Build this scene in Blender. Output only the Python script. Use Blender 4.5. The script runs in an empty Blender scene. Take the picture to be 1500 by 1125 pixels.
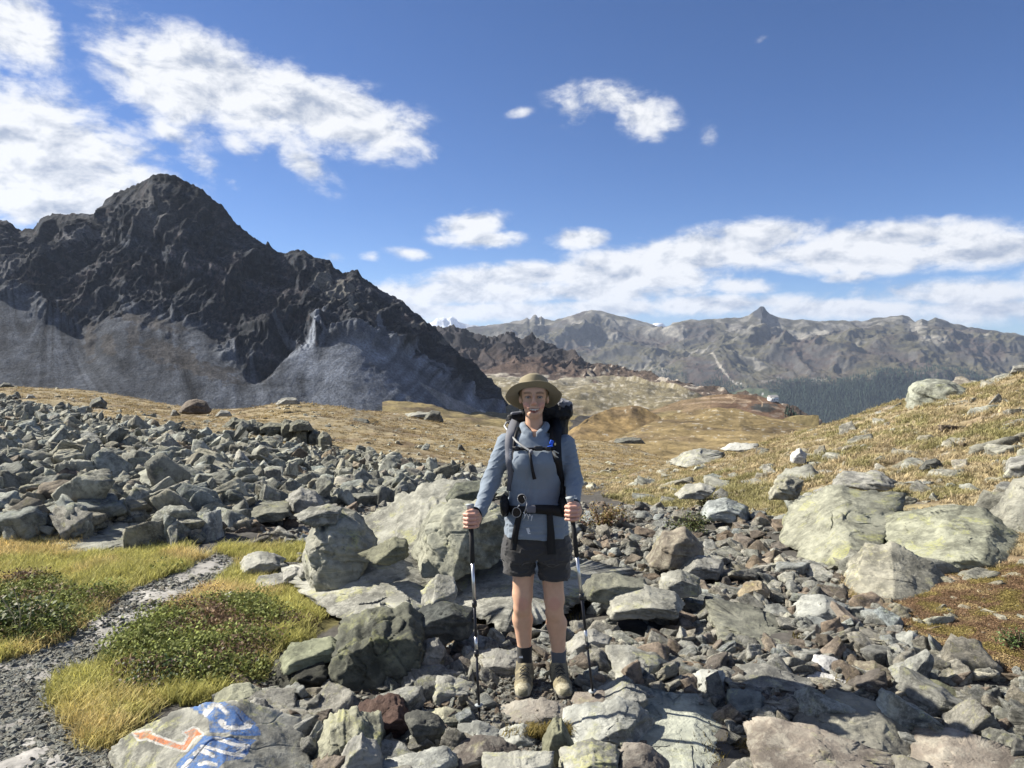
import bpy, math, random
import numpy as np
from mathutils import Vector, Matrix, Euler

# ---------------------------------------------------------------- camera, world, sun, exposure
sc = bpy.context.scene
COL = sc.collection
F = 1080.0                      # focal length in photograph pixels (1500 wide)
PITCH = math.radians(3.05)
CAMZ = 1.87
cam_d = bpy.data.cameras.new('camera'); cam = bpy.data.objects.new('camera', cam_d); COL.objects.link(cam)
cam.location = (0, 0, CAMZ); cam.rotation_euler = (math.pi/2 - PITCH, 0, 0)
cam_d.sensor_width = 36.0; cam_d.lens = F/1500*36.0
cam_d.clip_start = 0.1; cam_d.clip_end = 120000
sc.camera = cam
SUN_AZ = 18.0                   # degrees that the sun stands beyond the left-right line
SUN_EL = 38.0
a_, e_ = math.radians(SUN_AZ), math.radians(SUN_EL)
SUN_DIR = Vector((-math.cos(a_)*math.cos(e_), math.sin(a_)*math.cos(e_), math.sin(e_)))
sl = bpy.data.lights.new('sun', 'SUN'); sl.energy = 5.0; sl.angle = math.radians(0.5); sl.color = (1.0, 0.935, 0.82)
so = bpy.data.objects.new('sun', sl); COL.objects.link(so)
so.rotation_euler = SUN_DIR.to_track_quat('Z', 'Y').to_euler(); so.location = (-30, 10, 40)
sc.view_settings.view_transform = 'Standard'; sc.view_settings.look = 'None'
sc.view_settings.exposure = 1.08; sc.view_settings.gamma = 1.0; sc.view_settings.use_curve_mapping = False
sc.cycles.use_denoising = True
sc.cycles.max_bounces = 6; sc.cycles.diffuse_bounces = 1; sc.cycles.volume_bounces = 0
sc.cycles.transparent_max_bounces = 8

def ray(px, py):
    """direction of a photograph pixel, scaled so that its y is 1"""
    u = (np.asarray(px, float) - 750)/F; v = (562.5 - np.asarray(py, float))/F
    cp, sp = math.cos(PITCH), math.sin(PITCH)
    y = cp + sp*v; z = -sp + cp*v
    return u/y, z/y
def P(px, py, d):
    a, b = ray(px, py)
    d = np.asarray(d, float)
    return np.stack(np.broadcast_arrays(a*d, d, CAMZ + b*d), -1)
def unproject(p):
    p = np.asarray(p, float)
    x, y, z = p[..., 0], p[..., 1], p[..., 2] - CAMZ
    cp, sp = math.cos(PITCH), math.sin(PITCH)
    dep = cp*y - sp*z; up = sp*y + cp*z
    dep = np.maximum(dep, 0.05)
    return 750 + F*x/dep, 562.5 - F*up/dep

# ---------------------------------------------------------------- node helpers
class NT:
    def __init__(self, tree): self.t = tree; self.n = tree.nodes; self.l = tree.links
    def node(self, typ, ins=None, **kw):
        n = self.n.new(typ)
        for k, v in kw.items(): setattr(n, k, v)
        for k, v in (ins or {}).items():
            s = n.inputs[k]
            if isinstance(v, bpy.types.NodeSocket): self.l.new(v, s)
            else: s.default_value = v
        return n
    def math(self, op, a, b=0.0, c=0.0, clamp=False):
        n = self.node('ShaderNodeMath', {0: a, 1: b, 2: c}, operation=op); n.use_clamp = clamp
        return n.outputs[0]
    def vmath(self, op, a, b=(0, 0, 0)):
        return self.node('ShaderNodeVectorMath', {0: a, 1: b}, operation=op).outputs[0]
    def noise(self, vec, scale, detail=6, rough=0.55, dist=0.0):
        return self.node('ShaderNodeTexNoise', {'Vector': vec, 'Scale': scale, 'Detail': detail, 'Roughness': rough, 'Distortion': dist}).outputs[0]
    def ramp(self, v, a, b, lo=0.0, hi=1.0, smooth=True):
        n = self.node('ShaderNodeMapRange', {0: v, 1: a, 2: b, 3: lo, 4: hi})
        n.interpolation_type = 'SMOOTHSTEP' if smooth else 'LINEAR'
        return n.outputs[0]
    def mix(self, f, a, b, typ='MIX'):
        n = self.node('ShaderNodeMix', data_type='RGBA', blend_type=typ)
        for i, v in ((0, f), (6, a), (7, b)):
            if isinstance(v, bpy.types.NodeSocket): self.l.new(v, n.inputs[i])
            else: n.inputs[i].default_value = (v if i == 0 else (*v, 1.0) if len(v) == 3 else v)
        return n.outputs[2]

world = bpy.data.worlds.new('World'); sc.world = world; world.use_nodes = True
w = NT(world.node_tree); w.n.clear()
tc = w.node('ShaderNodeTexCoord')
D = tc.outputs['Generated']
sky = w.node('ShaderNodeTexSky', sky_type='NISHITA')
sky.sun_disc = False; sky.sun_elevation = math.radians(SUN_EL); sky.sun_rotation = math.radians(-(90 - SUN_AZ))
sky.altitude = 2700; sky.air_density = 1.0; sky.dust_density = 0.3; sky.ozone_density = 2.2
sep = w.node('ShaderNodeSeparateXYZ', {0: D})
az = w.math('ARCTAN2', sep.outputs[0], sep.outputs[1])
el = w.math('ARCSINE', sep.outputs[2])
ve = w.node('ShaderNodeCombineXYZ', {0: az, 1: el, 2: 0.0}).outputs[0]
def azel(px, py):
    a, b = ray(px, py)
    return math.atan2(a, 1), math.atan2(b, math.hypot(a, 1))
# cloud banks: centre x, y, half width, half height (photograph pixels), turn in degrees, weight
BANKS = [(60,235,200,100,-12,1.15),(20,40,75,60,-35,1.0),(150,80,70,30,-40,.5),(215,115,110,50,-38,.85),(330,130,170,62,-14,1.2),(480,165,150,50,-12,1.15),(250,195,50,16,-30,.6),(120,300,170,50,0,1.0),
         (450,245,52,24,-35,.8),(345,205,45,18,-30,.45),(290,242,38,20,-25,.55),(340,270,22,10,-30,.4),(690,330,52,20,6,1.1),(705,350,66,14,0,.9),(596,372,34,10,-8,.7),(560,212,60,18,0,.35),
         (880,145,75,26,-5,.62),(945,168,50,34,-20,.78),(845,160,40,30,-30,.5),(1040,205,16,24,0,.3),(760,165,22,9,8,.35),(1112,58,14,8,0,.32),(545,375,18,8,0,.5),(490,378,20,8,0,.45),
         (850,350,48,15,0,1.0),(1000,375,200,32,6,1.2),(1120,345,110,24,0,1.1),(1300,350,170,26,0,1.15),(1420,368,170,26,0,1.15),(1370,325,60,10,0,.6),(760,404,170,20,4,1.05),(930,405,160,24,0,1.1),(1220,375,180,26,-4,1.1),
         (1330,382,110,8,0,.8),(690,430,210,22,2,1.05),(860,428,190,18,0,.95),(1080,418,60,14,-6,.9),(1040,446,190,16,0,.95),(1245,405,40,12,0,.7),
         (1390,432,190,24,0,.85),(1250,452,220,16,0,.95),(1420,455,190,22,0,.85),(700,456,200,16,0,1.05),(880,450,150,15,0,.95),(1650,420,200,70,0,.8),(-150,200,250,150,0,.9)]
m = None
for (x, y, hw, hh, rot, wt) in BANKS:
    c0, c1 = azel(x, y); r0 = azel(x + hw, y)[0] - c0; r1 = c1 - azel(x, y + hh)[1]
    mp = w.node('ShaderNodeMapping', {'Vector': ve, 'Location': (c0, c1, 0), 'Rotation': (0, 0, math.radians(rot)), 'Scale': (r0*1.6, r1*1.6, 1)}, vector_type='TEXTURE')
    ln = w.node('ShaderNodeVectorMath', {0: mp.outputs[0]}, operation='LENGTH').outputs['Value']
    b = w.math('MULTIPLY', w.ramp(ln, 1.0, 0.0), wt)
    m = b if m is None else w.math('MAXIMUM', w.math('MULTIPLY_ADD', b, 0.25, m) if False else m, b)
# the sky goes on outside the frame with scattered clouds of the same sort
out_w = w.ramp(w.math('ABSOLUTE', az), 0.75, 1.1)
gen = w.math('MULTIPLY', w.ramp(w.noise(w.vmath('MULTIPLY', D, (2.2, 2.2, 5.0)), 1.0, 3), 0.47, 0.66), out_w)
m = w.math('MAXIMUM', m, gen)
def cn(dx, dy, s=15.0, det=9):
    v = w.vmath('ADD', ve, (dx, dy, 0.0))
    # flatter towards the horizon
    st = w.vmath('MULTIPLY', v, (1.0, 1.75, 1.0))
    return w.noise(st, s, det, 0.6, 0.25)
dA = cn(0, 0); dB = cn(-0.010, 0.013); dC = w.noise(w.vmath('MULTIPLY', ve, (1, 2.2, 1)), 6.0, 5, .6); fine = cn(3, 1, 60, 6)
dens_in = w.math('ADD', m, w.math('MULTIPLY', w.math('SUBTRACT', w.math('ADD', w.math('MULTIPLY', dA, .78), w.math('MULTIPLY', fine, .22)), 0.5), 2.3))
mask = w.ramp(dens_in, 0.06, 0.80)
mask = w.math('MULTIPLY', mask, w.ramp(m, 0.02, 0.22))
thick = w.ramp(dens_in, 0.5, 1.5)
slope = w.math('MULTIPLY', w.math('SUBTRACT', dA, dB), 4.2)
lit = w.math('ADD', w.math('SUBTRACT', 0.84, w.math('MULTIPLY', thick, w.ramp(dC, .38, .7, 0.0, 0.50))), slope, clamp=True)
ccol = w.mix(lit, (0.42, 0.48, 0.60), (0.97, 0.98, 1.0))
bg1 = w.node('ShaderNodeBackground', {'Color': w.mix(1.0, sky.outputs[0], (0.62, 0.84, 1.18), 'MULTIPLY'), 'Strength': 0.050})
bg2 = w.node('ShaderNodeBackground', {'Color': ccol, 'Strength': 0.48})
mx = w.node('ShaderNodeMixShader', {0: w.math('MULTIPLY', mask, 0.96), 1: bg1.outputs[0], 2: bg2.outputs[0]})
w.node('ShaderNodeOutputWorld', {'Surface': mx.outputs[0]})

# ---------------------------------------------------------------- general helpers
def tag(o, label=None, cat=None, group=None, kind=None):
    if label: o['label'] = label
    if cat: o['category'] = cat
    if group: o['group'] = group
    if kind: o['kind'] = kind
    return o
def empty(name, loc):
    o = bpy.data.objects.new(name, None); COL.objects.link(o); o.location = loc; o.empty_display_size = 0.1
    return o
def mk_mesh(name, V, Fc, smooth=True):
    V = np.asarray(V, np.float32); Fc = np.asarray(Fc, np.int32); k = Fc.shape[1]
    me = bpy.data.meshes.new(name)
    me.vertices.add(len(V)); me.vertices.foreach_set('co', V.ravel())
    me.loops.add(Fc.size); me.loops.foreach_set('vertex_index', Fc.ravel())
    me.polygons.add(len(Fc)); me.polygons.foreach_set('loop_start', np.arange(0, Fc.size, k, dtype=np.int32))
    me.polygons.foreach_set('loop_total', np.full(len(Fc), k, np.int32))
    if smooth: me.polygons.foreach_set('use_smooth', np.ones(len(Fc), bool))
    me.update(calc_edges=True); me.validate(verbose=False)
    return me
def set_col(me, C, name='Col'):
    at = me.color_attributes.new(name, 'FLOAT_COLOR', 'POINT')
    C = np.asarray(C, np.float32)
    if C.shape[1] == 3: C = np.concatenate([C, np.ones((len(C), 1), np.float32)], 1)
    at.data.foreach_set('color', C.ravel())
def add(name, me, mat=None, parent=None, loc=None, link=True):
    o = bpy.data.objects.new(name, me)
    if link: COL.objects.link(o)
    if mat is not None and not me.materials: me.materials.append(mat)
    if loc is not None: o.location = loc
    if parent is not None: o.parent = parent
    return o

# ---------------------------------------------------------------- noise
rng = np.random.default_rng(7)
_perm = rng.permutation(256); _perm = np.concatenate([_perm, _perm, _perm]).astype(np.int32)
_g = rng.normal(size=(256, 3)); _g /= np.linalg.norm(_g, axis=1)[:, None]; _g = _g.astype(np.float32)
def noise3(p):
    p = np.asarray(p, np.float32); i = np.floor(p).astype(np.int32); f = (p - i).astype(np.float32); i &= 255
    u = f*f*f*(f*(f*6 - 15) + 10)
    r = 0
    for dx in (0, 1):
        wx = u[..., 0] if dx else 1 - u[..., 0]
        for dy in (0, 1):
            wy = u[..., 1] if dy else 1 - u[..., 1]
            for dz in (0, 1):
                wz = u[..., 2] if dz else 1 - u[..., 2]
                h = _perm[_perm[_perm[i[..., 0] + dx] + i[..., 1] + dy] + i[..., 2] + dz]
                g = _g[h]
                r = r + wx*wy*wz*(g[..., 0]*(f[..., 0] - dx) + g[..., 1]*(f[..., 1] - dy) + g[..., 2]*(f[..., 2] - dz))
    return r*1.6
def fbm(p, o=5, gain=.5, lac=2.03):
    p = np.asarray(p, np.float32); a = 1.0; s = 0; t = 0
    for k in range(o):
        s = s + a*noise3(p + 17.3*k); t += a; a *= gain; p = p*lac
    return s/t
def ridged(p, o=5, gain=.5, lac=2.1):
    p = np.asarray(p, np.float32); a = 1.0; s = 0; t = 0; w_ = 1.0
    for k in range(o):
        n = (1 - np.abs(noise3(p + 9.1*k)))**2
        s = s + a*n*w_; w_ = np.clip(n*1.4, 0, 1); t += a; a *= gain; p = p*lac
    return s/t
def sstep(x, a, b):
    t = np.clip((x - a)/(b - a), 0, 1); return t*t*(3 - 2*t)
def lerp(a, b, t):
    t = np.asarray(t)[..., None] if np.ndim(b) == 1 or np.ndim(a) == 1 else t
    return a*(1 - t) + b*t
def in_poly(x, y, poly):
    x = np.asarray(x); y = np.asarray(y); c = np.zeros(np.broadcast(x, y).shape, bool); n = len(poly)
    for k in range(n):
        x0, y0 = poly[k]; x1, y1 = poly[(k + 1) % n]
        if y0 == y1: continue
        c ^= ((y0 > y) != (y1 > y)) & (x < (x1 - x0)*(y - y0)/(y1 - y0) + x0)
    return c
def dist_seg(x, y, a, b):
    ax, ay = a; bx, by = b; dx, dy = bx - ax, by - ay
    t = np.clip(((x - ax)*dx + (y - ay)*dy)/(dx*dx + dy*dy + 1e-9), 0, 1)
    return np.hypot(x - ax - t*dx, y - ay - t*dy)
def dist_line(x, y, pts):
    r = np.full(np.broadcast(x, y).shape, 1e9)
    for a, b in zip(pts[:-1], pts[1:]): r = np.minimum(r, dist_seg(x, y, a, b))
    return r

# ---------------------------------------------------------------- materials
def new_mat(name):
    m_ = bpy.data.materials.new(name); m_.use_nodes = True
    t = NT(m_.node_tree); t.n.clear()
    return m_, t
def finish(t, col, rough=.9, bump=None, bstr=.5, bdist=.02, spec=.2, extra=None):
    ins = {'Base Color': col, 'Roughness': rough, 'Specular IOR Level': spec}
    if bump is not None:
        ins['Normal'] = t.node('ShaderNodeBump', {'Height': bump, 'Strength': bstr, 'Distance': bdist}).outputs[0]
    ins.update(extra or {})
    b = t.node('ShaderNodeBsdfPrincipled', ins)
    t.node('ShaderNodeOutputMaterial', {'Surface': b.outputs[0]})
    return b
def plain(name, col, rough=.6, metal=0.0, spec=.4, var=.12, scale=40, bump=.0):
    m_, t = new_mat(name)
    c = t.node('ShaderNodeTexCoord').outputs['Object']
    n = t.noise(c, scale, 4)
    cc = t.mix(n, tuple(max(0, v*(1 - var)) for v in col), tuple(min(1, v*(1 + var)) for v in col))
    finish(t, cc, rough, n if bump else None, bump, .002, spec, {'Metallic': metal})
    return m_
def terrain_mat(name, s1, s2, bdist, bstr=.6, amp=.35):
    """albedo from the mesh's own Col attribute, broken up by noise in metres"""
    m_, t = new_mat(name)
    c = t.node('ShaderNodeTexCoord').outputs['Object']
    at = t.node('ShaderNodeAttribute', attribute_name='Col').outputs['Color']
    n1 = t.noise(c, s1, 8, .65); n2 = t.noise(c, s2, 6, .7)
    f = t.math('MULTIPLY', t.ramp(n1, .3, .7, 1 - amp, 1 + amp, False), t.ramp(n2, .3, .7, 1 - amp, 1 + amp, False))
    cc = t.vmath('SCALE', at); t.l.new(f, cc.node.inputs['Scale'])
    finish(t, cc, .95, t.math('ADD', n1, t.math('MULTIPLY', n2, .4)), bstr, bdist, .1)
    return m_
def rock_mat(name, base, dark, pale, lich=.35, yellow=.25, scale=1.0, tint='object', strata=.5, bstr=.7):
    m_, t = new_mat(name)
    oi = t.node('ShaderNodeObjectInfo')
    c0 = t.node('ShaderNodeTexCoord').outputs['Object']
    off = t.vmath('MULTIPLY', t.node('ShaderNodeCombineXYZ', {0: oi.outputs['Random'], 1: oi.outputs['Random'], 2: oi.outputs['Random']}).outputs[0], (37., 91., 53.))
    c = t.vmath('ADD', t.vmath('MULTIPLY', c0, (scale,)*3), off)
    mp = t.node('ShaderNodeMapping', {'Vector': c, 'Rotation': (.5, .35, .2), 'Scale': (1.2, 1.2, 9)}).outputs[0]
    n1 = t.noise(c, 2.2, 9, .62, .4); st = t.noise(mp, 3.0, 6, .6, .6); n3 = t.noise(c, 11, 8, .75); n4 = t.noise(c, 42, 6, .75)
    col = t.mix(t.ramp(n1, .40, .60), dark, base)
    col = t.mix(t.math('MULTIPLY', t.ramp(st, .42, .6), strata), col, tuple(v*.55 for v in base))
    col = t.mix(t.math('MULTIPLY', t.ramp(n3, .45, .62), lich), col, pale)
    geo = t.node('ShaderNodeNewGeometry'); nz = t.node('ShaderNodeSeparateXYZ', {0: geo.outputs['Normal']}).outputs[2]
    up = t.ramp(nz, -.1, .5)
    ly = t.math('MULTIPLY', t.ramp(t.noise(c, 3.6, 8, .72, .5), .58 - yellow*.22, .66 - yellow*.14), up)
    ly = t.math('MULTIPLY', ly, t.ramp(n4, .38, .56))
    col = t.mix(t.math('MULTIPLY', ly, min(1, yellow*2.4)), col, (.47, .47, .20))
    col = t.mix(t.math('MULTIPLY', t.ramp(t.noise(c, 15, 9, .82), .56, .66), .8), col, tuple(v*.22 for v in base))
    if tint == 'object': tn = oi.outputs['Color']
    else: tn = t.node('ShaderNodeAttribute', attribute_name='tint', attribute_type='INSTANCER').outputs['Color']
    col = t.mix(1.0, col, tn, 'MULTIPLY'); col = t.mix(1.0, col, (.92, .92, .90), 'MULTIPLY')
    h = t.math('ADD', t.math('ADD', t.math('MULTIPLY', n3, .8), t.math('MULTIPLY', n4, .35)), t.math('MULTIPLY', st, .9*strata))
    finish(t, col, .88, h, bstr, .035/scale, .25)
    return m_
# ================================================================ the land, far to near
def C(*v): return np.array(v, np.float32)
def grid_normals(W):
    du = np.gradient(W, axis=1); dv = np.gradient(W, axis=0)
    n = np.cross(du, dv); n /= np.linalg.norm(n, axis=-1, keepdims=True) + 1e-12
    return n
def sheet(name, lines, rows, nu, px0, px1, disp, colour, mat, kind='structure', sharp=None):
    """a stretch of land running through polylines of (px, py, distance), from the near foot to the crest and down behind"""
    u = np.linspace(px0, px1, nu)
    PY, DD, VV = [], [], []
    L = []; kk = np.hanning(61); kk /= kk.sum()
    for ln in lines:
        ln = sorted(ln); a = np.array(ln, float)
        yy, dd = np.interp(u, a[:, 0], a[:, 1]), np.interp(u, a[:, 0], a[:, 2])
        if len(L) != len(lines) - 2:      # all but the crest run smoothly
            yy, dd = (np.convolve(np.pad(q, 30, 'edge'), kk, 'valid') for q in (yy, dd))
        L.append((yy, dd))
    for k, n in enumerate(rows):
        t = np.linspace(0, 1, n, endpoint=(k == len(rows) - 1))[:, None]
        (p0, d0), (p1, d1) = L[k], L[k + 1]
        PY.append(p0*(1 - t) + p1*t); DD.append(d0*(1 - t) + d1*t); VV.append(np.repeat(k + t, nu, 1))
    PY, DD, VV = map(np.concatenate, (PY, DD, VV)); PX = np.repeat(u[None], len(PY), 0)
    # round the creases between bands a little
    for _ in range(3):
        q = PY.copy(); q[1:-1] = (PY[:-2] + 2*PY[1:-1] + PY[2:])/4
        keep = VV[:, :1] > len(rows) - 1.35
        PY = np.where(keep, PY, q)
    W = P(PX, PY, DD)
    N = grid_normals(W)
    N *= np.sign(np.sum(N*(np.array([0, 0, CAMZ]) - W), -1, keepdims=True) + 1e-9)
    dn, dz = disp(W, PX, PY, VV)
    W2 = W + N*dn[..., None]; W2[..., 2] += dz
    N2 = grid_normals(W2); N2 *= np.sign(N2[..., 2:] + 1e-9)
    colr = colour(W2, PX, PY, VV, N2)
    nv = len(PY); idx = np.arange(nv*nu).reshape(nv, nu)
    Fc = np.stack([idx[:-1, :-1], idx[:-1, 1:], idx[1:, 1:], idx[1:, :-1]], -1).reshape(-1, 4)
    me = mk_mesh(name, W2.reshape(-1, 3), Fc)
    set_col(me, colr.reshape(-1, 3))
    o = add(name, me, mat); tag(o, kind=kind)
    return o, W2, N2, PX, PY

M_far = terrain_mat('far_land', .006, .03, 12, .8, .35)
M_mid = terrain_mat('mid_land', .03, .25, 2.0, .9, .45)
M_mtn = terrain_mat('mountain_rock', .025, .30, 5, 1.0, .5)

# ---- snowy peaks, farthest
rid = [(560,500,24000),(600,490,24000),(628,474,24000),(634,471,24000),(640,466,24000),(650,465,24000),(656,467,24000),(661,462,24000),(668,468,24000),(676,474,24000),(690,480,24000),(740,476,24000),(765,474,24000),(840,480,24000),(950,479,24000),(958,476,24000),(964,473,24000),(972,478,24000),(985,486,24000)]
def dsp(W, PX, PY, V):
    r = ridged(W/1100., 5); return (r - .5)*300*np.clip(V, 0, 1)*(V < 1.02), 0*V
def clr(W, PX, PY, V, N):
    c = np.broadcast_to(C(.16,.17,.19), W.shape).copy()
    s = sstep(noise3(W/500.)*.5 + fbm(W/180., 3)*.8 + (500 - PY)*.022 + .25*sstep(np.abs(PX-650), 60, 10), .18, .42)
    return c*(1 - s[..., None]) + C(.50,.53,.60)*s[..., None]
sheet('snowy_mountains', [[(560,520,20000),(1000,520,20000)], rid, [(560,600,27000),(1000,600,27000)]], [60, 6], 420, 560, 985, dsp, clr, M_far)

# ---- far range with the forested flank
r_far = [(560,500,11500),(620,492,11500),(690,479,11500),(720,476,11500),(745,473,11300),(758,470,11200),(768,467,11100),(772,464,11100),(776,468,11000),(781,462,11000),(785,461,11000),(788,466,11000),(793,463,11000),(797,467,11000),(812,469,10800),(830,464,10600),(845,459,10500),(858,456,10500),(866,453,10500),(880,455,10500),(900,460,10500),(930,468,10400),(950,473,10400),(970,481,10400),(985,474,10000),(1000,469,9800),(1020,468,9800),(1045,468,9800),(1060,466,9800),(1080,466,9800),(1096,463,9800),(1101,459,9800),(1108,455,9800),(1114,450,9800),(1119,449,9800),(1123,456,9800),(1128,461,9800),(1145,465,9800),(1160,468,9800),(1175,467,9800),(1200,470,9800),(1240,469,9800),(1262,471,9800),(1280,466,9800),(1300,464,9800),(1322,461,9800),(1332,465,9800),(1341,471,9600),(1350,466,9500),(1360,470,9500),(1370,464,9500),(1380,467,9500),(1392,472,9500),(1420,480,9500),(1460,485,9500),(1500,491,9500),(1700,500,9500)]
bench = [(560,540,9400),(700,520,9300),(800,520,9200),(900,520,9000),(1000,515,8600),(1100,508,8300),(1200,506,8200),(1300,505,8200),(1400,508,8200),(1500,512,8200),(1700,520,8200)]
tree_l = [(560,590,8200),(850,560,8000),(960,560,7800),(1020,545,7600),(1100,548,7200),(1150,545,7000),(1200,550,7000),(1300,552,7000),(1400,552,7000),(1500,556,7000),(1700,560,7000)]
foot = [(560,680,6400),(1000,680,6200),(1700,680,6000)]
def dsp(W, PX, PY, V):
    wq = W.copy(); wq[..., 0] += fbm(W/1400., 3)*700
    env = sstep(V, .3, 1.6)*sstep(V, 3.02, 2.6)
    r = ridged(wq/np.array([1500., 2100., 2600.]), 6, .55)
    dn = (r - .55)*400*env + fbm(W/900., 4)*60*sstep(V, 0, 1)*sstep(V, 3.02, 2.8) + (ridged(W/260., 4) - .5)*45*env
    return dn, fbm(W/160., 3)*26*sstep(V, 2.5, 3)*(V < 3.02)
def clr(W, PX, PY, V, N):
    n = fbm(W/700., 5)[..., None]; n2 = fbm(W/250. + 5, 4)[..., None]
    grass = C(.128,.112,.062); rock = C(.115,.108,.098); red = C(.098,.070,.056); scree = C(.32,.29,.245)
    c = grass + (red - grass)*sstep(n + .15*n2, -.1, .25)
    steep = sstep(1 - N[..., 2:], .14, .40)
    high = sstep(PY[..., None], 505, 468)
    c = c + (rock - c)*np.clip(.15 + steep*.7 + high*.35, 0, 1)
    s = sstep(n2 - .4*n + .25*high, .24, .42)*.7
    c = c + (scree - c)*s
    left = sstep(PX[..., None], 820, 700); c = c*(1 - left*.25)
    # pale scree basins and the dark tower
    for (x, y, a, b) in ((1365,508,26,9),(1340,490,14,8),(940,475,28,5),(975,488,40,6),(1150,485,60,6),(1210,483,50,5)):
        q = sstep(np.hypot((PX - x)/a, (PY - y)/b)[..., None] + n2*.9, 1.2, .4); c = c + (C(.38,.345,.29) - c)*q*.8
    tw = ((np.abs(PX - 1114) < 11) & (PY < 463))[..., None]; c = np.where(tw, C(.07,.07,.075), c)
    f = sstep(PY + 22*fbm(W/420., 4) + 10*fbm(W/120., 3) - np.interp(PX, [560,900,1000,1050,1110,1160,1250,1350,1450,1600], [590,575,566,560,566,552,558,556,562,566]), 0, 9)[..., None]
    c = c + (C(.030,.048,.036) - c)*f
    glade = sstep(np.hypot((PX - 1105)/42, (PY - 574)/9)[..., None] + n2*.8, 1.1, .7); c = c + (C(.12,.14,.075) - c)*glade
    road = dist_line(PX, PY, [(1036,516),(1042,528),(1052,538),(1064,545),(1070,555),(1080,560)])[..., None]
    c = c + (C(.42,.37,.30) - c)*sstep(road, 1.6, .6)
    for x, y in ((1078,556),(1084,558),(1116,573),(1072,553)):
        c = np.where((np.hypot(PX - x, (PY - y)*1.6) < 1.6)[..., None], C(.6,.55,.5), c)
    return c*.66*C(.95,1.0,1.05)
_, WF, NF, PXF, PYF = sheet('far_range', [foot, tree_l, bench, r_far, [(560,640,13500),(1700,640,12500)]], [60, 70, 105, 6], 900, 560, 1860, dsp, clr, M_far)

# forest on the far flank: cone trees instanced by geometry nodes
def gn_scatter(name, pts, protos, rot, scl, idx, tint, mat=None, kind='stuff', label=None, cat=None):
    """ONE stuff object: small meshes instanced on points with per-point turn, size, variant and tint"""
    me = bpy.data.meshes.new(name); n = len(pts)
    me.vertices.add(n); me.vertices.foreach_set('co', np.asarray(pts, np.float32).ravel())
    def attr(nm, ty, v, key):
        a = me.attributes.new(nm, ty, 'POINT'); a.data.foreach_set(key, np.asarray(v).ravel())
    attr('rot', 'FLOAT_VECTOR', np.asarray(rot, np.float32), 'vector'); attr('scl', 'FLOAT_VECTOR', np.asarray(scl, np.float32), 'vector')
    attr('idx', 'INT', np.asarray(idx, np.int32), 'value')
    tt = np.concatenate([np.asarray(tint, np.float32), np.ones((n, 1), np.float32)], 1)
    attr('tint', 'FLOAT_COLOR', tt, 'color')
    me.update()
    o = add(name, me, None); tag(o, label, cat, None, kind)
    pc = bpy.data.collections.new(name + '_pieces')
    for k, pm in enumerate(protos):
        po = bpy.data.objects.new('piece_%02d' % k, pm); pc.objects.link(po)
    ng = bpy.data.node_groups.new(name, 'GeometryNodeTree')
    ng.interface.new_socket('Geometry', in_out='INPUT', socket_type='NodeSocketGeometry')
    ng.interface.new_socket('Geometry', in_out='OUTPUT', socket_type='NodeSocketGeometry')
    N = ng.nodes; gi = N.new('NodeGroupInput'); go = N.new('NodeGroupOutput')
    ci = N.new('GeometryNodeCollectionInfo'); ci.inputs['Collection'].default_value = pc
    ci.inputs['Separate Children'].default_value = True; ci.inputs['Reset Children'].default_value = True
    ip = N.new('GeometryNodeInstanceOnPoints')
    def na(nm, ty):
        a = N.new('GeometryNodeInputNamedAttribute'); a.data_type = ty; a.inputs[0].default_value = nm
        return [s for s in a.outputs if s.enabled][0]
    lk = ng.links.new
    mp_ = N.new('GeometryNodeMeshToPoints')
    lk(gi.outputs[0], mp_.inputs['Mesh']); lk(mp_.outputs[0], ip.inputs['Points']); lk(ci.outputs[0], ip.inputs['Instance'])
    ip.inputs['Pick Instance'].default_value = True
    lk(na('idx', 'INT'), ip.inputs['Instance Index']); lk(na('scl', 'FLOAT_VECTOR'), ip.inputs['Scale'])
    er = N.new('FunctionNodeEulerToRotation'); lk(na('rot', 'FLOAT_VECTOR'), er.inputs[0]); lk(er.outputs[0], ip.inputs['Rotation'])
    lk(ip.outputs[0], go.inputs[0])
    md = o.modifiers.new('scatter', 'NODES'); md.node_group = ng
    return o
def leaf_mat(name, rough=.7, var=.3, trans=.25):
    m_, t = new_mat(name)
    tn = t.node('ShaderNodeAttribute', attribute_name='tint', attribute_type='INSTANCER').outputs['Color']
    vc = t.node('ShaderNodeAttribute', attribute_name='Col').outputs['Color']
    oi = t.node('ShaderNodeObjectInfo').outputs['Random']
    c = t.mix(1.0, tn, vc, 'MULTIPLY')
    k = t.ramp(oi, 0, 1, 1 - var, 1 + var, False)
    c = t.vmath('SCALE', c); t.l.new(k, c.node.inputs['Scale'])
    p_ = t.node('ShaderNodeBsdfPrincipled', {'Base Color': c, 'Roughness': rough, 'Specular IOR Level': .2})
    tr = t.node('ShaderNodeBsdfTranslucent', {'Color': c})
    mx_ = t.node('ShaderNodeMixShader', {0: trans, 1: p_.outputs[0], 2: tr.outputs[0]})
    t.node('ShaderNodeOutputMaterial', {'Surface': mx_.outputs[0]})
    return m_
M_leaf = leaf_mat('foliage')
def conifer(k):
    r = random.Random(k); V = []; Fc = []
    for tier in range(3):
        z0 = .12 + tier*.27; z1 = z0 + .42; rad = (.20 - tier*.055)*r.uniform(.85, 1.15); b = len(V); n = 6
        for i in range(n):
            a = i/n*math.tau + r.random()*.5; q = rad*r.uniform(.75, 1.2); V.append((q*math.cos(a), q*math.sin(a), z0 + r.uniform(-.03, .03)))
        V.append((0, 0, z1))
        for i in range(n): Fc.append((b + i, b + (i + 1) % n, b + n))
    me = mk_mesh('conifer', V, Fc, False); set_col(me, np.ones((len(V), 3))); me.materials.append(M_leaf); return me
conifers = [conifer(k) for k in range(4)]
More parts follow.
